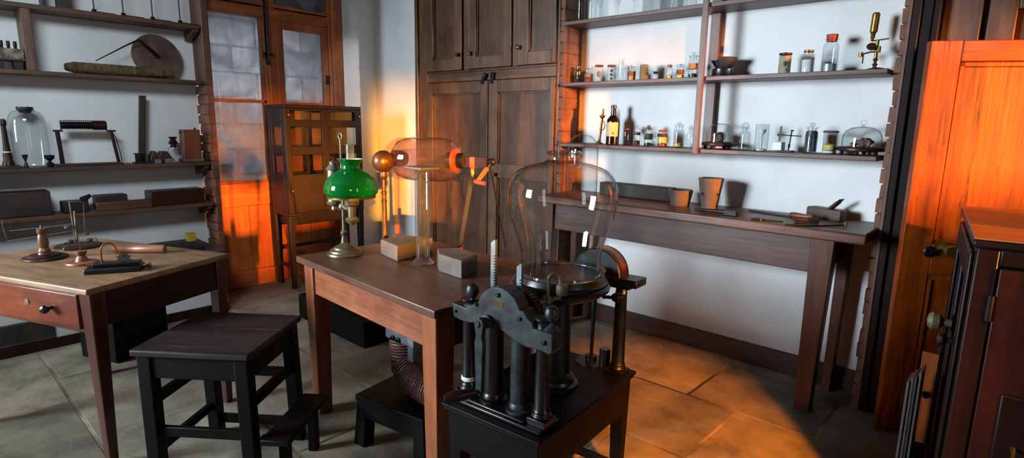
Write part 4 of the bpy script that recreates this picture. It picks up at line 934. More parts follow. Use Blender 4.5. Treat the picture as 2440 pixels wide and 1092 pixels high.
# wooden plane
a = BX(1917, 517); b_ = BX(1998, 530); d = b_-a; L_ = d.length
t = thing('wooden_plane', 'short dark wooden hand plane with its iron raised at the bench end', 'plane', a+Vector((0, .02, 0)), math.atan2(d.y, d.x))
B().prism([(0, .003), (.006, 0), (L_, 0), (L_, .052), (L_-.006, .056), (.008, .058), (0, .05)], (0, 0, 0), (1, 0, 0), (0, 0, 1), (0, .058, 0)).out('plane_body', M['bench_a'], t, bevel=.003)
Rm = Matrix.Rotation(.78, 3, 'Y')
B().obox((L_*.66, .029, .066), (.012, .04, .085), Rm).out('wedge', M['bench_z'], t, bevel=.002)
B().obox((L_*.72, .029, .078), (.004, .042, .095), Rm).out('plane_iron', M['iron'], t)
# tall receiver at the bench's left end
p = Y(1384, 470, 3.06); m = mpp(p); p.z = ZB; H = Y(1384, 319, 3.06).z-ZB; r = 37*m
t = thing('tall_receiver', 'tall round-topped glass receiver standing on the bench behind the bell jar', 'receiver', p)
shell(t, [(r*1.06, 0), (r*1.06, .006), (r, .01), (r, H*.72), (r*.97, H*.8), (r*.8, H*.91), (r*.5, H*.975), (r*.2, H*.997), (0, H)], M['jar_glass'], 'receiver_body', 40)
# ------------------------------------------------------------------ left shelves
def on_x(u, vt, vb, x, z0):
    p = X(u, (vt+vb)/2, x); return Vector((x, p.y, z0)), X(u, vt, x).z-z0, mpp(p)
YX = lambda u, v, x: X(u, v, x).y
L1, L2, L3, L4 = [z for z, _ in SL]
G4 = 'iron rod stands on the top left shelf'
for u, v, lab in ((222, 16, 'leftmost iron rod stand on the top left shelf'), (292, 25, 'second iron rod stand on the top left shelf, counted from the left'), (362, 35, 'third iron rod stand on the top left shelf, counted from the left'), (428, 45, 'iron rod stand nearest the door on the top left shelf')):
    p, H, m = on_x(u, v-20, v, -4.80, L1)
    t = thing('rod_stand', lab, 'stand', p, 0, G4)
    B().box(-.012, .012, -.012, .012, 0, .028).out('socket', M['iron'], t, bevel=.002)
    B().tube([(0, 0, .012), (.03, .10, .006), (.035, .115, .004)], .005, 8).out('foot', M['iron'], t)
    B().cyl((0, 0, .02), (0, 0, .55), .0045, seg=8).out('rod', M['iron'], t)
for u0, u1, v, lab in ((98, 106, 6, 'narrow dark box left on the top left shelf'), (137, 168, 10, 'dark square box beside the iron rod stands on the top left shelf')):
    y0 = YX(u0, v-4, -4.80); y1 = YX(u1, v-4, -4.80)
    tag(B().box(-.06, .04, 0, y1-y0, 0, .2).out('dark_box', M['dark_box'], None, (-4.82, y0, L1+.0005), bevel=.004), lab, 'box')
# second shelf
p, H, m = on_x(28, 98, 160, -4.80, L2); y0 = YX(0, 150, -4.8)
t = thing('terminal_block', 'old terminal block with brass knobs at the left of the second left shelf', 'instrument', (-4.80, y0-.05, L2))
W_ = YX(57, 150, -4.8)-y0+.05
B().box(-.05, .05, 0, W_, H*.36, H*.72).out('body', plain('worn grey brown block', '8a8070', .7, 0, .5, 25, .1, col2='3a342c'), t, bevel=.003)
B().box(-.055, .055, -.003, W_+.004, H*.30, H*.37).out('base_board', M['dark_plank'], t, bevel=.002)
for y in (.04, W_-.03): B().taper((0, y, 0), (.08, .04), (0, y, H*.3), (.09, .05)).out('foot', M['rubber'], t, bevel=.003)
for k in range(4): B().lathe([(.009, 0), (.009, .01), (.006, .014), (.010, .02), (.009, H*.27), (0, H*.28)], (.01, W_*.2+k*W_*.2, H*.72), (0, 0, 1), 14).outs('terminal_knob', M['iron'], t)
# fibre bundle
ya, yb_ = YX(156, 165, -4.79), YX(415, 180, -4.79); Lb = yb_-ya
t = thing('wound_bundle', 'long fibre-wound bundle lying along the second left shelf', 'bundle', (-4.79, ya, L2))
rb = .036
b = B(); n = 260
pr = []
for k in range(n+1):
    f = k/n; r = rb*(.62+.38*min(1, f*14))*(1-.28*max(0, f-.55)/.45)*(1+(.05 if k % 4 < 2 else -.03)+.02*math.sin(k*.37)); pr.append((r, Lb*f))
b.lathe([(0, 0)]+pr+[(0, Lb)], (0, 0, rb+.004), (0, 1, 0), 18); b.out('winding', M['straw'], t)
B().lathe([(.0, -.004), (rb*.5, -.004), (rb*.55, .012)], (0, 0, rb+.004), (0, 1, 0), 14).out('end_plug', M['rubber'], t)
b = B()
for k in range(5): b.tube([(.01, Lb*(.5+.05*k), rb*1.9), (.014, Lb*(.7+.03*k), rb*(1.9+.25*(k % 3))), (.012, Lb*(.85+.02*k), rb*1.5)], .0018, 6)
b.outs('loose_strand', M['straw'], t)
# disc with handle
c = X(375, 140, -4.845); m = mpp(c); R = 52*m
t = thing('copper_disc', 'round tarnished disc with a black cranked handle leaning against the left wall', 'disc', (-4.87, c.y, L2))
zc = R+.002; tl = .16
axd = Vector((1, 0, tl)).normalized()
cc = Vector((-.0+.012, 0, R*math.cos(math.atan(tl))+.003))
B().lathe([(0, -.006), (R*.985, -.006), (R, -.003), (R, .003), (R*.985, .006), (0, .006)], cc, axd, 56).out('disc_plate', M['disc'], t)
h1 = cc+axd*.02+Vector((0, 0, .0)); hp = X(331, 95, -4.80); h2 = Vector((hp.x+4.87, hp.y-c.y, hp.z-L2)); ep = X(228, 145, -4.78); h3 = Vector((ep.x+4.87, ep.y-c.y, ep.z-L2))
B().lathe([(.014, -.0), (.014, .03), (.010, .034), (0, .034)], cc, axd, 18).tube([h1, h1.lerp(h2, .5)+Vector((.01, 0, 0)), h2], [.013, .011, .009], 10).tube([h2, h2.lerp(h3, .3)+Vector((0, 0, .004)), h3], [.007, .005, .003], 8).out('crank_handle', M['iron'], t)
# third shelf
p, H, m = on_x(14, 283, 401, -4.79, L3)
t = thing('turned_pillar', 'dark red turned pillar with a white ring at the far left of the third left shelf', 'stand', p)
B().box(-.07, .07, -.1, .055, 0, .016).out('base_board', M['dark_box'], t, bevel=.003)
B().lathe([(.034, .016), (.032, .03), (.024, .05), (.024, .08), (.020, .1), (.016, H*.5), (.013, H*.86), (.017, H*.88), (.017, H*.95), (.012, H*.99), (0, H)], seg=22).out('pillar', M['dark_red'], t)
B().lathe([(.0215, .098), (.0225, .101), (.0215, .105)], seg=22).out('white_ring', M['white'], t)
p, H, m = on_x(68, 255, 401, -4.822, L3); R = 36*m
t = thing('ribbed_jar', 'large ribbed glass jar with a dark stopper on the third left shelf', 'jar', p)
b = B(); n = 72; rings = []
for rr, zz in ((.93, 0), (.97, .02), (1, .1), (1, .62), (.97, .76), (.88, .86), (.7, .92), (.42, .95), (.36, .955)):
    rings.append([b.bm.verts.new((R*rr*(1+(.016 if k % 2 else -.0)*(zz < .9))*math.cos(2*PI*k/n), R*rr*(1+(.016 if k % 2 else 0)*(zz < .9))*math.sin(2*PI*k/n), zz*H)) for k in range(n)])
for A, Bq in zip(rings, rings[1:]):
    for k in range(n): b.bm.faces.new((A[k], A[(k+1) % n], Bq[(k+1) % n], Bq[k]))
b.out('glass_body', glassmat('ribbed jar glass', 'f3f6f6', '9aa3a1', 1.3, .03, .012, 'c8d0d0'), t, fix=False)
B().lathe([(R*.3, H*.9), (R*.4, H*.955), (R*.45, H*.96), (R*.45, H), (0, H)], seg=20).out('stopper', M['rubber'], t)
B().tube([(0, .012, H+.002), (0, .03, H-.002), (.0, .055, H-.03)], .0022, 6).tube([(.01, 0, H*.9), (.012, .01, H*.84), (.008, .018, H*.8)], .003, 6).out('wire_hook', M['steel'], t)
for u, vt, vb, lab, w in ((61, 369, 401, 'tiny black hourglass-shaped funnel in front of the ribbed jar', 6.5), (119, 370, 400, 'black cup on a bulbous foot between the ribbed jar and the coil frame', 9.5)):
    p, H, m = on_x(u, vt, vb, -4.745, L3); r = w*m
    t = thing('small_funnel', lab, 'funnel', p)
    if w < 8: pr = [(0, 0), (r, 0), (r*.9, .003), (r*.25, H*.5), (r, H*.98), (r*.9, H), (0, H*.85)]
    else: pr = [(0, 0), (r*.6, 0), (r*.8, H*.15), (r*.8, H*.3), (r*.3, H*.46), (r*.3, H*.52), (r*1.0, H*.75), (r*1.1, H*.97), (r*1.0, H), (r*.7, H*.9), (0, H*.85)]
    B().lathe(pr, seg=20).out('funnel_body', M['iron'], t)
# coil on frame
y0 = YX(130, 390, -4.79); y1 = YX(290, 390, -4.79); W_ = y1-y0
t = thing('induction_coil', 'black coil on two red posts, bridging a long base on the third left shelf', 'instrument', (-4.79, y0, L3))
zz = lambda v: X(210, v, -4.79).z-L3
yy = lambda u, v=340: YX(u, v, -4.79)-y0
B().box(-.05, .05, 0, W_, 0, .016).box(.05, .053, W_*.5, W_*.68, .004, .013).out('base_board', M['dark_box'], t, bevel=.003)
zp = zz(313)
for u, ub in ((138, 150), (265, 283)):
    B().tube([(0, yy(ub, 385), .016), (0, yy(u, 318), zp)], [.011, .010], 12).obox((0, yy(u, 316), zp+.003), (.03, .05, .012)).out('post', M['dark_red'], t)
zc0 = zz(299); ra = .029
b = B(); b.cyl((0, yy(150), zc0), (0, yy(257), zc0), ra*.8, seg=20)
for k in range(16):
    y = yy(152)+k*(yy(224)-yy(152))/15; b.lathe([(ra*.8, -.0018), (ra*1.02, 0), (ra*.8, .0018)], (0, y, zc0), (0, 1, 0), 18)
b.out('coil', M['iron'], t)
B().lathe([(ra*1.02, 0), (ra*1.06, .002), (ra*1.06, yy(257)-yy(226)), (0, yy(257)-yy(226)+.001)], (0, yy(226), zc0), (0, 1, 0), 20).out('coil_sleeve', M['dark_red'], t)
b = B()
b.tube([(0, yy(144), zp+.006), (0, yy(149), zp+.008), (0, yy(149), zz(288)), (0, yy(160), zz(288)), (0, yy(255), zz(288)), (0, yy(257), zz(300)), (0, yy(259), zp+.004)], .0025, 8)
b.tube([(.012, yy(134), zp), (.014, yy(135), zp*.8), (.014, yy(137), zp*.4), (.012, yy(137), .02)], .0028, 8); b.tube([(.012, yy(268), zp), (.014, yy(276), zp*.8), (.014, yy(283), zp*.35), (.012, yy(285), .018)], .0028, 8)
b.outs('connecting_wire', M['iron'], t)
# dark plank with a clamp cup
y0 = YX(330, 300, -4.86); y1 = YX(346, 300, -4.86); p = X(338, 228, -4.86)
t = thing('dark_plank', 'tall narrow dark plank leaning upright with a small black cup at its foot', 'plank', (-4.86, y0, L3))
B().hexa([(-.012, -.024, 0), (.012, -.024, 0), (.012, y1-y0-.024, 0), (-.012, y1-y0-.024, 0)], [(-.012, .022, p.z-L3), (.012, .022, p.z-L3), (.012, y1-y0+.022, p.z-L3), (-.012, y1-y0+.022, p.z-L3)]).out('board', M['dark_plank'], t, bevel=.003)
B().lathe([(.028, 0), (.03, .004), (.03, .055), (.04, .058), (.04, .062), (.02, .062)], (.05, -.025, .012), (0, 0, 1), 20).box(.02, .08, -.065, .045, 0, .012).out('cup', M['iron'], t)
for u0, u1, lab in ((358, 377, 'left of two black wedge-topped blocks on the third left shelf'), (378, 408, 'right of two black wedge-topped blocks, beside the small stoppered bottle')):
    p, H, m = on_x((u0+u1)/2, 360, 389, -4.78, L3); w_ = (u1-u0)*m*1.0
    t = thing('wedge_block', lab, 'block', (-4.78, p.y-w_/2, L3), 0, 'wedge-topped black blocks')
    B().prism([(0, 0), (0, .045), (.02, H), (w_*.62, H), (w_, .03), (w_, 0)], (-.05, 0, 0), (0, 1, 0), (0, 0, 1), (.08, 0, 0)).out('block_body', M['ebonite'], t, bevel=.003)
    B().box(.03, .06, w_*.35, w_, .0, .032).out('metal_shoe', M['zinc'], t, bevel=.003)
p, H, m = on_x(414, 326, 386, -4.82, L3); r = 11.5*m
t = thing('dropper_bottle', 'small square clear bottle with a dark red cap on the third left shelf', 'bottle', p)
shell(t, [(0, .003), (r*.95, 0), (r, .004), (r, H*.52), (r*.9, H*.58), (r*.55, H*.62)])
B().lathe([(r*.55, H*.58), (r*.6, H*.72), (r*1.0, H*.74), (r*.8, H*.78), (r*.45, H*.9), (r*.8, H*.96), (r*.7, H), (0, H)], seg=18).out('cap', M['dark_red'], t)
p0 = X(436, 380, -4.80); p1 = X(478, 380, -4.80); zt = X(450, 309, -4.80).z
t = thing('wooden_case', 'upright reddish brown box on a stone foot beside the door', 'box', (-4.80, p0.y, L3))
Wq = p1.y-p0.y
B().box(-.07, .05, -.01, Wq+.015, 0, .026).out('foot_slab', M['block'], t, bevel=.008, seg=3)
B().box(-.055, .035, .005, Wq, .026, zt-L3).out('case_body', wood('reddish brown case', '5a2a1a', '84452c', 'Z', .4, .05), t, bevel=.003)
B().cyl((0, Wq*.8, zt-L3), (0, Wq*.8, zt-L3+.014), .008, seg=12).tube([(.0, .005, zt-L3-.02), (0, -.008, zt-L3-.02), (0, -.008, zt-L3-.03)], .004, 8).out('catch', M['iron'], t)
# fourth shelf
def shelf_box(name, u0, u1, vt, lab, x0, x1, mat, cat='box', z0=L4):
    y0 = YX(u0, vt+15, x1); y1 = YX(u1, vt+15, x1); h = X((u0+u1)/2, vt, x1).z-z0
    return tag(B().box(x0, x1, y0, y1, z0+.0005, z0+h).out(name, mat, None, bevel=.005), lab, cat)
shelf_box('dark_box', -60, 122, 461, 'large dark wooden box at the left of the fourth left shelf', -4.91, -4.74, M['dark_box'])
shelf_box('dark_box', 229, 305, 465, 'dark oblong box resting behind the pale strip of wood', -4.90, -4.79, M['dark_box'])
shelf_box('dark_box', 360, 488, 453, 'long dark red box at the door end of the fourth left shelf', -4.90, -4.745, M['dark_red'])
shelf_box('wood_strip', 232, 364, 479, 'paler wooden strip lying on the fourth left shelf', -4.775, -4.73, M['mid_wood'], 'wood')
p, H, m = on_x(182, 468, 500, -4.82, L4)
t = thing('bellows', 'black bellows with a raised nozzle on the fourth left shelf', 'bellows', p)
B().box(-.05, .05, -.085, .06, 0, H*.75).out('body', M['rubber'], t, bevel=.006)
B().tube([(0, .03, H*.72), (0, .065, H*.9), (0, .085, H*1.02)], [.022, .016, .012], 12).out('nozzle', M['iron'], t)
# on the ledge
p = X(486, 568, -4.86)
tag(B().box(-.03, .03, -.03, .03, 0, .062).out('yellow_box', M['yellow'], None, (-4.82, 1.55, .4525), bevel=.002), 'small yellow box in the corner of the ledge below the left shelves', 'box')
tag(B().box(-.24, .0, -.7, .0, 0, .03).box(-.22, -.02, -.68, -.02, .03, .034).out('flat_tray', M['rubber'], None, (-4.40, 1.50, .4525), bevel=.004), 'flat black tray lying on the ledge below the left shelves', 'tray')

# ------------------------------------------------------------------ things on the left table
TP = lambda u, v: Z(u, v, TL)
p = TP(108, 616); m = mpp(p); H = Y(104, 548, p.y).z-TL
t = thing('turned_stand', 'turned brown wooden stand with a wide disc foot on the left table', 'stand', p)
B().lathe([(44*m, 0), (45*m, .004), (43*m, .010), (34*m, .013), (30*m, .02), (14*m, .022)], seg=40).out('foot', M['dark_red'], t)
B().lathe([(13*m, .022), (12*m, .03), (13*m, .036), (9*m, .05), (11*m, .07), (9.5*m, H*.72), (8*m, H*.8), (10*m, H*.86), (9.5*m, H*.98), (0, H)], seg=24).out('stem', M['turned'], t)
B().lathe([(.006, H), (.004, H+.008), (.005, H+.014), (0, H+.018)], seg=12).out('pin', M['steel'], t)
p = TP(188, 588); m = mpp(p); pw = Vector(p); sx_ = Vector((p.y, -p.x, 0)).normalized()
zt = lambda v: V_(188, v, pw).z-TL
xt = lambda u, v: (V_(u, v, pw)-pw).dot(sx_)
t = thing('whirling_rods', 'brass pivot frame with long thin horizontal rods on the left table', 'instrument', p, math.atan2(-p.x, p.y))
B().lathe([(48*m, 0), (48*m, .007), (44*m, .010), (0, .010)], seg=36).out('foot_disc', M['dark_red'], t)
B().cyl((xt(180, 575), 0, .008), (xt(165, 480), .0, zt(480)), .0035, seg=10).cyl((xt(184, 575), .01, .008), (xt(177, 500), .01, zt(503)), .006, .005, seg=12).out('pillar', M['dull_brass'], t)
B().tube([(xt(160, 478), 0, zt(478)), (xt(170, 476), 0, zt(480)), (xt(196, 480), 0, zt(481)), (xt(199, 486), 0, zt(486)), (xt(203, 560), 0, zt(558))], .0025, 8).tube([(xt(173, 533), 0, zt(533)), (xt(100, 534), 0, zt(536)), (xt(20, 537), 0, zt(538))], .0018, 8).tube([(xt(180, 550), .01, zt(550)), (xt(100, 555), .01, zt(556)), (xt(15, 561), .01, zt(561)), (xt(5, 530), .01, zt(530)), (xt(1, 512), .01, zt(512))], .0018, 8).out('rod', M['steel'], t)
b = B()
for u, v in ((160, 540), (168, 574), (205, 560), (215, 575)):
    b.lathe([(.004, 0), (.012, .002), (.014, .012), (.011, .014), (0, .006)], (xt(u, v), .004, zt(v)-.006), (0, 0, 1), 16)
b.tube(arc((xt(227, 575), 0, zt(575)), .008, -PI/2, PI/2, 10, (1, 0, 0), (0, 0, 1)), .002, 6)
b.cyl((xt(152, 572), 0, zt(576)), (xt(236, 576), 0, zt(580)), .003, seg=8)
b.out('cups', M['dull_brass'], t)
p = TP(196, 628); m = mpp(p); PY2 = p.y; H = Y(192, 597, PY2).z-TL
t = thing('spool_stand', 'squat pale turned stand with crossed rods, beside the black magnet instrument', 'stand', p)
B().lathe([(32*m, 0), (33*m, .004), (32*m, .010), (14*m, .012)], seg=36).out('foot', M['copper_wood'], t)
B().lathe([(14*m, .012), (11*m, H*.45), (8*m, H*.6), (11*m, H*.78), (12*m, H*.85), (12*m, H*.97), (0, H)], seg=24).out('stem', M['copper_wood'], t)
pw2 = Vector(p); s2_ = Vector((p.y, -p.x, 0)).normalized(); t.rotation_euler.z = math.atan2(-p.x, p.y)
zt2 = lambda v: V_(192, v, pw2).z-TL; xt2 = lambda u, v: (V_(u, v, pw2)-pw2).dot(s2_)
B().tube([(xt2(192, 597), 0, H), (xt2(190, 583), 0, zt2(583)), (xt2(187, 575), 0, zt2(576)), (xt2(192, 571), 0, zt2(571))], .002, 8).cyl((xt2(142, 583), 0, zt2(583)), (xt2(236, 585), 0, zt2(584)), .0025, seg=8).tube(arc((xt2(156, 591), 0, zt2(591)), .008, PI/2, 1.6*PI, 10, (1, 0, 0), (0, 0, 1)), .002, 6).out('cross_rod', M['steel'], t)
# magnet instrument
a = TP(198, 657); c = TP(333, 648); d = c-a
t = thing('needle_instrument', 'black slab instrument with a bent brass arm and a spiked wheel on the left table', 'instrument', a, math.atan2(d.y, d.x))
Lm = d.length; Dm = .105
B().box(0, Lm, 0, Dm, 0, .022).out('base_slab', M['ebonite'], t, bevel=.005)
B().box(Lm*.12, Lm*.98, .03, Dm-.02, .022, .036).out('trough', M['iron'], t, bevel=.003)
B().obox((Lm*.10, Dm*.5, .03), (.04, .016, .01)).lathe([(.008, 0), (.008, .016), (0, .018)], (Lm+.0, Dm*.6, .012), (1, 0, 0), 14).lathe([(.006, .018), (.012, .022), (.012, .03), (0, .032)], (Lm, Dm*.6, .012), (1, 0, 0), 14).out('terminal', M['brass'], t)
arcp = [(Lm*.28, Dm*.5, .035), (Lm*.28, Dm*.5, .07)] + [tuple(q) for q in arc((Lm*.42, Dm*.5, .085), Lm*.14, PI, .25, 12, (1, 0, 0), (0, 0, 1.3))] + [(Lm*.66, Dm*.5, .06)]
B().tube(arcp, .0032, 10).out('bent_arm', M['copper'], t)
b = B(); pts = []
for k in range(20):
    r = (.03 if k % 2 else .019); pts.append((r*math.cos(2*PI*k/20), r*math.sin(2*PI*k/20)))
b.prism(pts, (Lm*.68, Dm*.5-.001, .052), (1, 0, 0), (0, 0, 1), (0, .002, 0)); b.out('star_wheel', plain('green grey star wheel', '64726c', .45, .7, .3, 20, .02), t)
p = TP(280, 603); c = TP(394, 603); d = c-p; p0 = Vector(p)
m = mpp(c); r = 9.5*m
tag(B().lathe([(r*.8, -.012), (r*.95, -.008), (r*.97, .03), (r*.9, .034), (r*.9, d.length*.42), (r, d.length*.44), (r, d.length*.97), (r*.93, d.length), (0, d.length)], (0, 0, r+.0008), (1, 0, 0), 28).out('wooden_cylinder', M['copper_wood'], None, p, math.atan2(d.y, d.x)), 'reddish wooden cylinder lying at the back of the left table', 'cylinder')

# ------------------------------------------------------------------ oil lamp with green shade
CP = lambda u, v: Z(u, v, TC)
p = CP(822, 607); m = mpp(p); LY = p.y
zl_ = lambda v, u=838: Y(u, v, LY).z-TC
xl = lambda u, v=480: Y(u, v, LY).x-p.x
lp = thing('oil_lamp', 'student oil lamp with glossy green glass shade on the centre table', 'lamp', p)
B().lathe([(40*m, 0), (41*m, .004), (40*m, .012), (35*m, .016), (34*m, .024), (27*m, .03), (25*m, .038), (14*m, .048), (8*m, .058), (6*m, zl_(566)), (8*m, zl_(562)), (8*m, zl_(557)), (5*m, zl_(553))], seg=40).out('base', M['dull_brass'], lp)
B().cyl((0, 0, zl_(553)), (xl(818, 490), 0, zl_(490)), 4.2*m, 3.6*m).cyl((xl(818, 490), 0, zl_(490)), (xl(811, 335), 0, zl_(335)), 3*m, 2.6*m).tube(arc((xl(811, 327), 0, zl_(326)), 7*m, 0, 2*PI, 20, (1, 0, 0), (0, 0, 1)), 2*m, 8).ball((xl(816, 493), 0, zl_(497)), 9*m, 16, 10).out('column', M['dull_brass'], lp)
cx = xl(838); 
B().lathe([(5*m, zl_(536)), (14*m, zl_(528)), (16*m, zl_(522)), (13*m, zl_(519)), (9*m, zl_(516)), (9.5*m, zl_(492)), (16*m, zl_(488)), (17*m, zl_(478)), (13*m, zl_(470)), (11*m, zl_(455)), (0, zl_(455))], (cx, 0, 0), (0, 0, 1), 28).tube([(xl(818), 0, zl_(495)), (xl(826), 0, zl_(500)), (xl(836), 0, zl_(497))], 5*m, 10).out('burner', M['dull_brass'], lp)
tx = Y(796, 440, LY+.045).x-p.x
B().lathe([(3*m, zl_(509, 798)), (9*m, zl_(505, 798)), (8*m, zl_(498, 798)), (17*m, zl_(492, 798)), (19*m, zl_(488, 798)), (16*m, zl_(485, 798)), (15*m, zl_(410, 798)), (18*m, zl_(407, 798)), (12*m, zl_(398, 798)), (9*m, zl_(396, 798)), (10*m, zl_(389, 798)), (3*m, zl_(386, 798)), (0, zl_(383, 798))], (tx, .045, 0), (0, 0, 1), 28).tube([(tx, .045, zl_(480)), (xl(808), .02, zl_(484)), (xl(818), 0, zl_(486))], 5*m, 10).out('reservoir', plain('pale brass reservoir', 'a39c82', .35, .7, .2, 16, .03), lp)
sm, nt, bs, N, L = newmat('green opal glass')
bs.inputs['Base Color'].default_value = lin('04662a'); bs.inputs['Roughness'].default_value = .08; bs.inputs['Specular IOR Level'].default_value = .6; bs.inputs['Coat Weight'].default_value = .5
tl_ = N.new('ShaderNodeBsdfTranslucent'); tl_.inputs['Color'].default_value = lin('12c04e'); mxs = N.new('ShaderNodeMixShader'); mxs.inputs[0].default_value = .3
L.new(bs.outputs[0], mxs.inputs[1]); L.new(tl_.outputs[0], mxs.inputs[2]); L.new(mxs.outputs[0], N['Material Output'].inputs['Surface'])
spr = [(52*m, zl_(468)), (59.5*m, zl_(459)), (60.5*m, zl_(450)), (59*m, zl_(440)), (54*m, zl_(428)), (46*m, zl_(419)), (35*m, zl_(411)), (25*m, zl_(406)), (21*m, zl_(401)), (20*m, zl_(395)), (23*m, zl_(386)), (28.5*m, zl_(379))]
shd = B().lathe(spr, (cx, 0, 0), (0, 0, 1), 56, caps=False).out('lamp_shade', sm, lp, fix=False)
B().lathe([(a-.002, z-.0006) for a, z in spr], (cx, 0, 0), (0, 0, 1), 56, caps=False).out('shade_lining', M['white'], shd, fix=False)
B().lathe([(51*m, zl_(471)), (54*m, zl_(471)), (54*m, zl_(467)), (51*m, zl_(467)), (51*m, zl_(471))], (cx, 0, 0), (0, 0, 1), 48, caps=False).tube([(cx-52*m, 0, zl_(470)), (cx, 0, zl_(474)), (cx+52*m, 0, zl_(470))], 1.5*m, 8).out('shade_ring', M['brass'], lp)
B().lathe([(10*m, zl_(455)), (11*m, zl_(430)), (9.5*m, zl_(410)), (9*m, zl_(345))], (cx, 0, 0), (0, 0, 1), 24, caps=False).out('chimney', glassmat('chimney glass', 'eef2df', '9aa286', 1.2, .02, .12, 'd8dcc0'), lp, fix=False)
ld = bpy.data.lights.new('lamp_flame', 'POINT'); ld.energy = .8; ld.color = (1, .9, .45); ld.shadow_soft_size = .006
lo = bpy.data.objects.new('lamp_flame', ld); COL.objects.link(lo); lo.location = p+Vector((cx, 0, zl_(438)))

# ------------------------------------------------------------------ brass ball conductor, electrical machine
p = CP(918, 584); m = mpp(p); PYb = p.y; zb = lambda v: Y(915, v, PYb).z-TC
t = thing('ball_conductor', 'dark brass ball on a slender rod, left of the glass machine', 'conductor', p)
B().lathe([(12*m, 0), (12*m, .006), (6*m, .012)], seg=24).out('foot', M['bronze'], t)
B().lathe([(7.5*m, .01), (6*m, zb(540)), (5.5*m, zb(482)), (7*m, zb(480)), (7*m, zb(477)), (5.5*m, zb(475)), (5.5*m, zb(463)), (7*m, zb(461)), (7*m, zb(458)), (5*m, zb(456)), (4.5*m, zb(428)), (8*m, zb(425)), (9.5*m, zb(420)), (8*m, zb(413)), (8*m, zb(408))], seg=20).out('rod', M['bronze'], t)
B().ball((0, 0, zb(385)), 25.5*m, 34, 20).out('ball', M['bronze'], t)
B().cyl((.3*25*m, -.95*25*m, zb(388)), (.3*25.8*m, -.95*25.8*m, zb(388)), 3*m, seg=12).out('hole', M['rubber'], t)

pl = CP(947, 576); pr_ = CP(1097, 590)
mc = thing('friction_machine', 'glass cylinder friction machine with a crank handle on the centre table', 'machine', pl, math.atan2(pr_.y-pl.y, pr_.x-pl.x))
rot = Matrix.Rotation(-mc.rotation_euler.z, 3, 'Z')
def ML(u, v):      # photo point -> machine frame on the vertical plane through its axis
    n = Vector((-(pr_.y-pl.y), pr_.x-pl.x, 0)); d = ray(u, v); q = O + d*((pl-O).dot(n)/d.dot(n)); return rot @ (q-pl)
ax0 = ML(943, 378); ax1 = ML(1150, 384); za = (ax0.z+ax1.z)/2
gx0 = ML(944, 378).x; gx1 = ML(1094, 378).x; m = mpp(pl.lerp(pr_, .5)); rg = 50*m
prf = [(rg*.34, 0), (rg*.62, .006), (rg*.86, .03), (rg*.98, .075), (rg, .11)]
LG = gx1-gx0
full = prf + [(a, LG-b) for a, b in reversed(prf)]
B().lathe(full, (gx0, 0, za), (1, 0, 0), 56, caps=False).out('glass_cylinder', M['smoke_glass'], mc, fix=False)
B().lathe([(0, 0), (rg*.3, 0), (rg*.38, .012), (rg*.38, .05), (rg*.3, .075), (0, .08)], (gx0-.02, 0, za), (1, 0, 0), 26).out('end_cap', M['dark_red'], mc)
B().lathe([(0, 0), (rg*.3, 0), (rg*.36, .008), (rg*.36, .035), (rg*.5, .04), (rg*.5, .055), (rg*.36, .058), (rg*.34, .1), (0, .1)], (gx1-.07, 0, za), (1, 0, 0), 26).out('end_cap', M['ebonite'], mc)
B().lathe([(rg*.45, 0), (rg*.56, .006), (rg*.56, .02), (rg*.3, .028)], (gx1-.032, 0, za), (1, 0, 0), 26).out('red_collar', M['red_cork'], mc)
e1 = ML(1172, 384)
B().cyl((gx1, 0, za), (e1.x, 0, za), .016, .014).box(gx1+.03, e1.x-.02, -.02, .02, za-.028, za+.02).out('axle', M['dark_red'], mc)
ft = ML(1128, 405)
B().lathe([(.013, 0), (.017, .01), (.017, .05), (.014, .056), (0, .058)], (ft.x, -.01, za-.035), (0, 0, 1), 20).out('bearing_cap', M['red_cork'], mc)
rf = rot @ (pr_-pl)
B().cyl((rf.x, rf.y, .012), (ft.x, -.01, za-.06), .0105, .0105, 16).out('glass_leg', M['thick_glass'], mc, fix=False)
B().lathe([(.02, 0), (.02, .006), (.012, .014), (0, .014)], (rf.x, rf.y, 0), (0, 0, 1), 20).lathe([(.012, 0), (.013, .03), (.010, .04)], (ft.x, -.01, za-.075), (0, 0, 1), 16).outs('leg_ferrule', M['copper'], mc)
B().lathe([(.020, 0), (.022, .006), (.016, .012), (.015, .07), (.017, .085), (.011, .095)], (0, 0, 0), (0, 0, 1), 22).out('post_foot', M['turned'], mc)
B().cyl((0, 0, .08), (0, 0, za-.03), .012, .012, 16).out('glass_post', M['smoke_glass'], mc, fix=False)
B().lathe([(.013, 0), (.015, .01), (.015, .05), (0, .056)], (0, 0, za-.03), (0, 0, 1), 18).out('post_cap', M['dark_red'], mc)
# glass disc behind the left end
gd = ML(957, 386)
B().lathe([(0, -.03), (rg*.5, -.024), (rg*.9, -.008), (rg*1.03, 0), (rg*.9, .008), (rg*.5, .024), (0, .03)], (gd.x-.05, .10, za-.008), (.8, -.6, 0), 48).out('glass_disc', M['smoke_glass'], mc, fix=False)
B().cyl((gd.x-.05, .1, za-.008), (gx0, .02, za), .009, seg=14).out('disc_spindle', M['dark_red'], mc)
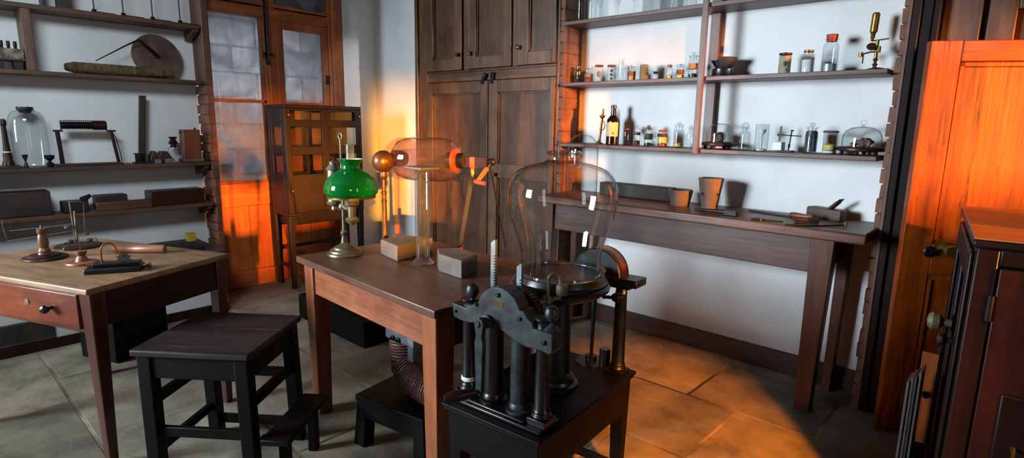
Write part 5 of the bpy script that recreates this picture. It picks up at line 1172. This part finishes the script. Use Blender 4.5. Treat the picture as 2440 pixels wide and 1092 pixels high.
# crank
c0 = Vector((e1.x, 0, za)); c1 = ML(1146, 432); c1.y = -.05; c2 = ML(1160, 438)
B().lathe([(.012, -.01), (.018, -.006), (.018, .012), (.010, .02), (0, .022)], c0, (.8, -.5, .1), 18).tube([c0, c0.lerp(c1, .3)], [.010, .012], 12).out('crank_boss', M['ebonite'], mc)
B().tube([c0.lerp(c1, .25), c0.lerp(c1, .5), c1], [.011, .0125, .010], 12).out('crank_arm', M['cork'], mc)
B().tube([c1+Vector((-.014, 0, .004)), c1, c1+Vector((.03, -.01, -.003)), c1+Vector((.045, -.012, -.004))], [.009, .011, .010, .012], 12).out('crank_grip', M['red_cork'], mc)
lg = ML(1187, 600)
B().cyl((e1.x-.02, .03, za-.02), (lg.x+.0, .11, 0), .005, .004, 10).out('brace_rod', M['iron'], mc)

# ------------------------------------------------------------------ gas cylinder, wooden blocks
p = CP(1008, 629); m = mpp(p); PYc = p.y; zg = lambda v: Y(1005, v, PYc).z-TC
t = thing('gas_cylinder', 'tall clear glass cylinder covered by a square plate on the centre table', 'cylinder', p)
r = 16.8*m; H = zg(403)
B().lathe([(0, .004), (25*m, 0), (27*m, .004), (25*m, .010), (r*1.15, .022), (r, .03), (r, H-.004), (r*1.05, H)], seg=40, caps=False).out('glass_body', M['thick_glass'], t, fix=False)
B().lathe([(0, .012), (r*.8, .012), (r*.8, .018), (0, .03)], seg=24, caps=False).out('glass_bottom', M['jar_glass'], t, fix=False)
tag(B().box(-35*m, 35*m, -.05, .05, 0, .0105).out('cover_plate', M['sheet'], None, p+Vector((0, 0, H+.0005)), -.12, bevel=.002), 'small square plate lying across the mouth of the tall gas cylinder', 'plate')
h = Y(907, 570, CP(907, 605).y).z-TC
a, c, e = CP(907, 606), CP(947, 624), CP(990, 612); back = Vector((-.02, .15, 0))
b = B(); pts = [Vector((0, 0, 0)), c-a, e-a, e-a+back*.8, back*.9]
b.prism([(q.x, q.y) for q in pts], (0, 0, 0), (1, 0, 0), (0, 1, 0), (0, 0, h))
tag(b.out('grey_block', M['block'], None, a+Vector((0, 0, .0005)), bevel=.004), 'grey wedge-nosed block at the left of the glass cylinder on the centre table', 'block')
h = Y(1100, 622, CP(1100, 666).y).z-TC
a, c, e, g = CP(1033, 636), CP(1046, 648), CP(1100, 666), CP(1138, 648)
b = B(); pts = [c-c, e-c, g-c, g-c + (a-e)*.62, a-c+Vector((-.01, .03, 0))]
b.prism([(q.x, q.y) for q in pts], (0, 0, 0), (1, 0, 0), (0, 1, 0), (0, 0, h))
tag(b.out('grey_block', M['block'], None, c+Vector((0, 0, .0005)), bevel=.004), 'grey wedge-nosed block at the right of the glass cylinder on the centre table', 'block')

# ------------------------------------------------------------------ wound electromagnet below the centre table
yq = 1.46; q0 = Y(962, 800, yq); q1 = Y(964, 862, yq); q2 = Y(985, 905, yq-.04); q3 = Y(1012, 925, yq-.05); m = mpp(q1)
em = thing('wound_electromagnet', 'thick coil of dull red wire on the small black stool under the centre table', 'coil', (q1.x, yq, .2355))
org = Vector((q1.x, yq, .2355))
def helix(path, R, turns, r, nseg=16):
    path = [Vector(q)-org for q in path]
    # smooth the path
    P = []
    for i in range(len(path)-1):
        for k in range(12): P.append(path[i].lerp(path[i+1], k/12))
    P.append(path[-1])
    for _ in range(10): P = [P[0]] + [(P[i-1]+P[i]*2+P[i+1])/4 for i in range(1, len(P)-1)] + [P[-1]]
    n = int(turns*nseg); pts = []; nx = None
    for k in range(n+1):
        f = k/n*(len(P)-1); i = min(int(f), len(P)-2); c = P[i].lerp(P[i+1], f-i); T = (P[i+1]-P[i]).normalized()
        if nx is None: nx = T.orthogonal().normalized()
        else: nx = (nx - T*nx.dot(T)).normalized()
        by = T.cross(nx); a = 2*PI*k/nseg; pts.append(c + R*(math.cos(a)*nx + math.sin(a)*by))
    return pts
R = 33*m; zmin = .2355+R+.004
q3.z = max(q3.z, zmin); q2.z = max(q2.z, zmin+.008)
B().tube(helix([q0, q1], R-.002, 9, .0036), .0052, 6).out('upper_winding', M['wire'], em)
q4 = q3+Vector((.10, .0, 0))
B().tube(helix([q1+Vector((.0, 0, -.008)), q2, q3, q4], R-.002, 21, .0036), .0052, 6).out('lower_winding', M['wire'], em)
zi = Y(962, 806, yq).z-.2355
B().box(-.07, .13, -.05, .05, zi, zi+.05).cyl((0, 0, zi-.06), (0, 0, zi), .03, seg=18).box(.06, .1, -.03, .03, .0, zi).out('iron_yoke', M['zinc'], em, bevel=.004)
for x in (-.01, .03): B().lathe([(.012, 0), (.012, .008), (.006, .01), (.006, .02), (0, .021)], (x, -.05, zi+.015), (0, -1, 0), 6).out('clamp_nut', M['iron'], em)
B().tube([(.02, -.055, zi-.06), (.012, -.06, zi-.085), (.035, -.062, zi-.11), (.05, -.062, zi-.14)], .0022, 6).out('wire_end', M['steel'], em)
# ------------------------------------------------------------------ air pump on its table
PT = .50
g0 = Z(1050, 958, PT); g1 = Z(1285, 1058, PT); g2 = Z(1552, 895, PT)
pa = math.atan2(g1.y-g0.y, g1.x-g0.x)
pump_rot = Matrix.Rotation(-pa, 3, 'Z')
PW = (g1-g0).length; PD = (g2-g1).length
def PL(q): return pump_rot @ (Vector(q)-g0) - Vector((0, 0, 0))
pt = thing('pump_table', 'small black table with moulded edge carrying the air pump', 'table', (g0.x, g0.y, 0), pa)
B().box(0, PW, 0, PD, PT-.014, PT).box(.006, PW-.006, .006, PD-.006, PT-.026, PT-.014).out('table_top', M['black_wood'], pt, bevel=.004, seg=3)
b = B(); b.box(.03, PW-.03, .018, .036, PT-.155, PT-.026); b.box(.018, .036, .03, PD-.03, PT-.155, PT-.026); b.box(PW-.036, PW-.018, .03, PD-.03, PT-.155, PT-.026); b.box(.03, PW-.03, PD-.036, PD-.018, PT-.155, PT-.026)
b.outs('apron', M['black_wood'], pt, bevel=.003)
for x in (.045, PW-.042):
    for y in (.045, PD-.042): B().taper((x, y, 0), (.036, .036), (x, y, PT-.026), (.055, .055)).out('leg', M['black_wood_z'], pt, bevel=.003)
B().box(.05, PW-.05, PD-.055, PD-.035, .10, .13).outs('stretcher', M['black_wood'], pt, bevel=.003)

pm = thing('air_pump', 'black and blue-grey iron double-barrelled air pump on the small black table', 'pump', (g0.x, g0.y, PT), pa)
CF = .082; CR = PD-.07
cols = [(.052, CF), (PW-.05, CF), (.052, CR), (PW-.045, CR)]
Hc = .345
B().box(.02, PW-.02, CF-.052, CF+.055, 0, .012).box(.08, PW-.085, CF-.045, CF+.05, .012, .022).out('front_plinth', M['pump_black'], pm, bevel=.004)
b = B(); rn = random.Random(2); x = .11
while x < .235:
    w_ = rn.uniform(.002, .006); b.box(x, x+w_, CF-.0505, CF-.047, .0122, .0126); x += w_+.0022
b.out('gilt_lettering', M['gold'], pm)
for i, (x, y) in enumerate(cols):
    z0 = .012 if i < 2 else 0
    b = B(); b.box(x-.033, x+.033, y-.033, y+.033, z0, z0+.022)
    b.lathe([(.031, z0+.022), (.032, z0+.028), (.029, z0+.033), (.026, z0+.036), (.027, z0+.042), (.0235, z0+.05), (.0205, Hc-.04), (.0215, Hc-.038), (.0225, Hc-.034), (.0205, Hc-.030), (.0205, Hc-.014), (.027, Hc-.006), (.029, Hc)], (x, y, 0), (0, 0, 1), 28)
    c = b.out('column', M['pump_black'], pm, bevel=.002)
    if i == 0: B().lathe([(.0245, z0+.054), (.0265, z0+.056), (.0265, z0+.066), (.024, z0+.068)], (x, y, 0), (0, 0, 1), 26, caps=False).out('white_ring', M['white'], c)
# front cross-head: outline on the upright plane of its front face
yf = CF-.03
nrm = Vector((-math.sin(pa), math.cos(pa), 0)); pf = g0 + nrm*yf
def PF(u, v):
    d = ray(u, v); q = O + d*((pf-O).dot(nrm)/d.dot(nrm)); l = pump_rot @ (q-g0); return (l.x, q.z-PT)
hd = [(1077, 721), (1110, 735), (1114, 729), (1136, 724), (1140, 716), (1143, 708), (1150, 698), (1162, 689), (1178, 684), (1195, 687), (1212, 697), (1226, 712), (1236, 731), (1238, 741), (1246, 741), (1256, 760), (1268, 770), (1270, 784), (1316, 797), (1316, 841), (1309, 848), (1283, 835), (1255, 829), (1222, 812), (1200, 792), (1178, 776), (1145, 770), (1118, 770), (1100, 765), (1081, 756)]
B().prism([PF(*q) for q in hd], (0, yf, 0), (1, 0, 0), (0, 0, 1), (0, .052, 0)).out('front_crosshead', M['pump_iron'], pm, bevel=.003)
b = B()
for u, v, r in ((1086, 741, .006), (1135, 725, .007), (1187, 703, .0085), (1238, 760, .0075), (1296, 817, .0085)):
    x, z = PF(u, v); b.lathe([(r, 0), (r, .004), (r*.6, .006), (0, .006)], (x, yf, z), (0, -1, 0), 6)
b.outs('bolt_head', M['pump_black'], pm)
x0, z0 = PF(1188, 722); b = B(); b.box(x0-.017, x0+.019, yf-.0012, yf, z0-.009, z0+.007)
bp_ = b.out('maker_plate', M['brass'], pm); b = B()
for k in range(3):
    xx = x0-.014
    while xx < x0+.014: w_ = rn.uniform(.0015, .003); b.box(xx, xx+w_, yf-.0016, yf-.0012, z0+.0035-k*.0045, z0+.0045-k*.0045+.0008); xx += w_+.0012
b.out('engraved_line', M['ink'], bp_)
for (u, v) in ((1111, 731), (1300, 792)):
    x, z = PF(u, v); y = CF
    B().lathe([(.026, 0), (.026, .004), (.016, .012), (.008, .018), (.007, .026), (.012, .03), (.0195, .04), (.0215, .05), (.0205, .054), (.0215, .056), (.018, .068), (.009, .075), (0, .076)], (x, y, z-.004), (0, 0, 1), 26).out('ball_finial', M['pump_iron'], pm)
# crank
xb, zb_ = PF(1163, 765); xe, ze = PF(1162, 925)
B().lathe([(.022, 0), (.022, .012), (.016, .016), (.016, .03)], (xb, yf, zb_), (0, -1, 0), 22).out('crank_shaft', M['pump_iron'], pm)
ya = yf-.045
b = B(); b.prism([(-.019, 0), (-.013, .015), (0, .021), (.013, .015), (.019, 0), (.015, -.02), (.012, -.04), (.017, -.06), (.012, ze-zb_+.01), (.008, ze-zb_-.01), (-.008, ze-zb_-.01), (-.012, ze-zb_+.01), (-.017, -.06), (-.012, -.04), (-.015, -.02)], (xb, ya, zb_), (1, 0, 0), (0, 0, 1), (0, .016, 0))
b.prism([(.008, 0), (0, .011), (-.008, 0), (0, -.011)], (xb, ya-.004, zb_), (1, 0, 0), (0, 0, 1), (0, .004, 0)); b.out('crank_arm', M['pump_iron'], pm, bevel=.002)
B().lathe([(.007, 0), (.010, .012), (.010, .02), (.014, .03), (.0185, .06), (.017, .085), (.010, .105), (0, .108)], (xb-.002, ya, ze+.004), (-.55, -.8, -.08), 20).out('crank_grip', M['dark_red'], pm)
# barrels, racks and wheel
for x in (.148, .254):
    B().lathe([(.046, .022), (.046, .03), (.036, .034), (.034, .046), (.031, .05), (.031, .285), (.034, .29), (.034, .305)], (x, CF+.01, 0), (0, 0, 1), 30).out('barrel', M['pump_black'] if x < .2 else M['pump_iron'], pm)
def rack(x, ztop, y):
    b = B(); zb0 = .30; w_ = .009
    pts = [(-w_, zb0), (-w_, ztop-.012), (w_*.6, ztop), (w_, ztop-.004)]
    z = ztop-.05; tl = []
    pts.append((w_, z))
    while z > zb0+.02: tl += [(w_-.006, z), (w_-.006, z-.004), (w_, z-.004), (w_, z-.009)]; z -= .009
    pts += tl + [(w_, zb0)]
    b.prism(pts, (x, y, 0), (1, 0, 0), (0, 0, 1), (0, .012, 0)); b.out('rack', M['steel'], pm)
yr = CF+.035
def onr(u, v):
    q0_ = g0+nrm*yr; d = ray(u, v); q = O + d*((q0_-O).dot(nrm)/d.dot(nrm)); l = pump_rot @ (q-g0); return l.x, q.z-PT
x, z = onr(1175, 571); rack(x, z, yr)
x, z = onr(1237, 628); rack(x, z, yr)
xw, zw = PF(1190, 757)
b = B(); n = 34; pts = []
for k in range(n):
    for j, rr in ((0, .064), (.25, .064), (.5, .07), (.75, .07)): a = 2*PI*(k+j)/n; pts.append((rr*math.cos(a), rr*math.sin(a)))
b.prism(pts, (xw+.014, CF+.055, zw), (1, 0, 0), (0, 0, 1), (0, .03, 0)); b.out('gear_wheel', M['bronze'], pm)
B().lathe([(.066, 0), (.068, .004), (.068, .05), (.05, .056), (0, .056)], (xw+.014, CF+.09, zw), (0, 1, 0), 36).out('wheel_drum', M['pump_black'], pm)
# rear cross-bar with half-round wheel cover
zr1 = Hc+.028
e_ = PL(Z(1551, 656, PT+zr1))
B().box(.0, e_.x, CR-.042, CR+.042, Hc, zr1).out('rear_crossbar', M['pump_black'], pm, bevel=.004)
B().box(PW-.09, PW+.0, CR-.032, CR+.032, Hc-.012, Hc).box(.02, .1, CR-.032, CR+.032, Hc-.012, Hc).outs('capital', M['pump_black'], pm, bevel=.003)
cv = PL(Z(1432, 648, PT+zr1)); Rc = .094
B().lathe([(0, 0), (Rc*.96, 0), (Rc, .004), (Rc, .07), (Rc*.96, .074), (0, .074)], (cv.x, CR-.037, zr1), (0, 1, 0), 30, a0=-PI, a1=0).out('wheel_cover', M['pump_black'], pm)
B().lathe([(Rc+.0006, .02), (Rc+.0006, .056)], (cv.x, CR-.037, zr1), (0, 1, 0), 30, a0=-PI, a1=0, caps=False).out('lit_rim_band', M['copper'], pm, fix=False)  # copper colour stands in for orange light on the cover's rim
B().lathe([(.012, 0), (.012, .02), (.02, .024), (.012, .03), (0, .03)], (cv.x+.03, CR-.042, zr1+.02), (0, -1, 0), 14).out('axle_nut', M['steel'], pm)
# pillar and receiver plate
px_, py_ = .222, .352
B().lathe([(.075, 0), (.075, .012), (.062, .016), (.058, .026), (.06, .034), (.05, .042), (.044, .05), (.040, .3), (.05, .306), (.05, .318), (.042, .322), (.046, .335)], (px_, py_, 0), (0, 0, 1), 36).out('pillar', M['pump_black'], pm)
pc = Vector((g0.x, g0.y, 0)) + Matrix.Rotation(pa, 3, 'Z') @ Vector((px_, py_, 0)); pc.z = PT+.40
m = mpp(pc); zp0 = .33; ZP = .405
B().lathe([(.05, zp0), (92*m, zp0+.004), (105*m, zp0+.014), (108*m, zp0+.022), (118*m, zp0+.026), (120*m, zp0+.036), (117*m, zp0+.042), (113*m, zp0+.045), (114*m, zp0+.054), (110*m, zp0+.058), (107*m, ZP-.006), (105*m, ZP), (101*m, ZP), (100*m, ZP-.003), (0, ZP-.003)], (px_, py_, 0), (0, 0, 1), 72).out('receiver_plate', M['pump_black'], pm)
dcam = pump_rot @ Vector((-pc.x, -pc.y, 0)).normalized(); side = Vector((-dcam.y, dcam.x, 0))      # towards the viewer's side of the plate
c0 = Vector((px_, py_, 0)) + dcam*(112*m)
def K(s, f, z): return c0 + side*s + dcam*f + Vector((0, 0, z))
sg = 1 if (Matrix.Rotation(pa, 3, 'Z') @ side).dot(RT) > 0 else -1
tb = [K(sg*-.035, .012, ZP-.03), K(sg*-.034, .012, ZP+.012)] + [K(sg*(-.016-.018*math.cos(a)), .012, ZP+.022+.02*math.sin(a)) for a in [PI*k/10 for k in range(11)]] + [K(sg*.003, .012, ZP)]
B().tube(tb, .0055, 12).lathe([(.004, 0), (.017, .002), (.019, .006), (.019, .03), (.016, .034), (.006, .038), (0, .038)], K(sg*.008, .012, ZP-.028), (0, 0, 1), 22).lathe([(.012, 0), (.015, .006), (.012, .012), (.016, .018), (.010, .028)], K(sg*-.037, .012, ZP-.055), (0, 0, 1), 18).tube([K(sg*-.06, .02, ZP-.05), K(sg*-.037, .016, ZP-.045), K(sg*.004, .008, ZP-.035)], [.010, .008, .007], 12).out('stop_cock', M['dull_brass'], pm)
kp = Vector((px_, py_, 0)) + side*sg*(100*m) + dcam*.03
B().lathe([(.006, 0), (.006, .03), (.013, .036), (.017, .05), (.013, .064), (0, .068)], (kp.x, kp.y, zp0+.005), side*sg, 18).out('side_knob', M['dark_red'], pm)
# rods and cups on the rear of the table
def PT_(u, v): return PL(Z(u, v, PT))
r1 = PT_(1352, 900); r2 = PT_(1408, 862); r3 = PT_(1440, 872)
B().cyl((r1.x, r1.y, 0), (r1.x, r1.y, zp0+.01), .006, seg=12).out('guide_rod', M['pump_black'], pm)
B().lathe([(.06, 0), (.06, .005), (.022, .008), (.022, .028), (.012, .03)], (r2.x, r2.y, 0), (0, 0, 1), 28).cyl((r2.x, r2.y, .02), (r2.x+.004, r2.y, Hc-.06), .006, .010, 12).out('gauge_rod', M['pump_black'], pm)
B().lathe([(.024, 0), (.024, .004), (.021, .006), (.021, .068), (.019, .07), (0, .07)], (r3.x, r3.y, 0), (0, 0, 1), 26).out('gauge_cup', M['pump_black'], pm)
B().cyl((r2.x-.02, r2.y+.02, .14), (r2.x-.02, r2.y+.02, Hc-.03), .003, seg=8).lathe([(.012, .08), (.017, .14), (.017, .142)], (r2.x-.02, r2.y+.02, 0), (0, 0, 1), 18, caps=False).out('gauge_tube', M['jar_glass'], pm, fix=False)
# bell jar
jz = lambda v: Y(1335, v, pc.y).z
zj0 = PT+ZP-.002
rows = [(626, 93), (606, 94), (590, 97), (568, 103), (548, 109.5), (526, 117.5), (505, 123.5), (485, 127), (467, 128), (448, 126.5), (432, 122), (418, 114), (405, 101), (397, 85), (391, 66), (387, 50), (384, 41)]
prof = [(96*m, 0), (96.5*m, .004), (94*m, .009)] + [(r*m, jz(v)-zj0) for v, r in rows]
zt = prof[-1][1]
B().lathe([(38*m, zt+.021), (41*m, zt+.023), (41.5*m, zt+.029), (39*m, zt+.033), (35*m, zt+.033), (35*m, zt+.024), (38*m, zt+.021)], seg=64, caps=False).out('jar_rim', M['thick_glass'], None, fix=True)
prof += [(36*m, zt+.006), (35*m, zt+.016), (36*m, zt+.022), (39*m, zt+.024), (39.5*m, zt+.028), (38*m, zt+.032), (33*m, zt+.033), (32*m, zt+.026), (32*m, zt+.008)]
jr_ = bpy.data.objects['jar_rim']
bj = thing('bell_jar', 'large clear glass bell jar standing on the round air pump plate', 'jar', (pc.x, pc.y, zj0+.001))
B().lathe(prof, seg=96, caps=False).out('jar_body', M['jar_glass'], bj, fix=False); jr_.parent = bj
B().lathe([(93*m, .001), (97.5*m, .001), (98*m, .006), (95*m, .010), (92*m, .007), (93*m, .001)], seg=80, caps=False).out('jar_foot', M['thick_glass'], bj)

# ------------------------------------------------------------------ light
W_ = bpy.data.worlds.new('world'); S.world = W_; W_.use_nodes = True
W_.node_tree.nodes['Background'].inputs[0].default_value = (.55, .68, .85, 1); W_.node_tree.nodes['Background'].inputs[1].default_value = .05
def area(name, loc, target, sx, sy, power, col, spread=PI):
    d = bpy.data.lights.new(name, 'AREA'); d.shape = 'RECTANGLE'; d.size = sx; d.size_y = sy; d.energy = power; d.color = col; d.spread = spread
    o = bpy.data.objects.new(name, d); COL.objects.link(o); o.location = loc
    o.rotation_euler = (Vector(target)-Vector(loc)).to_track_quat('-Z', 'Y').to_euler(); return o
def spot(name, loc, target, power, col, ang, blend, rad):
    d = bpy.data.lights.new(name, 'SPOT'); d.energy = power; d.color = col; d.spot_size = math.radians(ang); d.spot_blend = blend; d.shadow_soft_size = rad
    o = bpy.data.objects.new(name, d); COL.objects.link(o); o.location = loc
    o.rotation_euler = (Vector(target)-Vector(loc)).to_track_quat('-Z', 'Y').to_euler(); return o
area('window_daylight', (-4.35, -3.05, 1.95), (-.6, 3.3, .75), 1.7, 1.7, 255, (.78, .90, 1.0), math.radians(91))
area('side_window_daylight', (2.92, (NY0+NY1)/2, (NZ0+NZ1)/2), (-3, (NY0+NY1)/2-.1, 1.4), NY1-NY0, NZ1-NZ0, 28, (.80, .91, 1.0))
area('added_wall_fill', (-2.3, -.2, 2.9), (-4.93, .6, 1.5), .9, .9, 30, (.82, .92, 1.0), math.radians(95))  # cool fill added to brighten the left wall, no opening above
area('low_sun', (6.6, 1.45, 1.95), (-2.2, 2.95, 1.3), .06, .4, 4100, (1, .29, .03))
spot('added_slit_spot', (5.0, -3.76, 1.95), (-4.5, 3.385, .75), 18000, (1, .38, .035), 11.5, .85, .03)  # orange spot added behind the slit to light the corner strip alone
spot('added_floor_spot', (1.2, .2, 2.5), (-1.0, 2.28, 0), 2600, (1, .25, .0), 21, .7, .08)  # orange spot with no visible source, added for the patch on the floor
spot('added_corner_spot', (2.6, 2.85, 2.05), (-4.93, 3.17, 1.65), 800, (.9, .95, 1.0), 9, .6, .05)  # cool spot added inside the room to whiten the corner wall
area('passage_skylight', (-5.7, 2.7, 2.2), (-6.4, 2.7, 1.0), 2.4, .5, 120, (.74, .84, 1.0))
S.view_settings.view_transform = 'Standard'; S.view_settings.look = 'None'; S.view_settings.exposure = 0; S.view_settings.gamma = 1; S.view_settings.use_curve_mapping = False
try:
    S.cycles.max_bounces = 10; S.cycles.transparent_max_bounces = 32; S.cycles.sample_clamp_indirect = 4; S.cycles.caustics_reflective = False; S.cycles.caustics_refractive = False
except Exception: pass
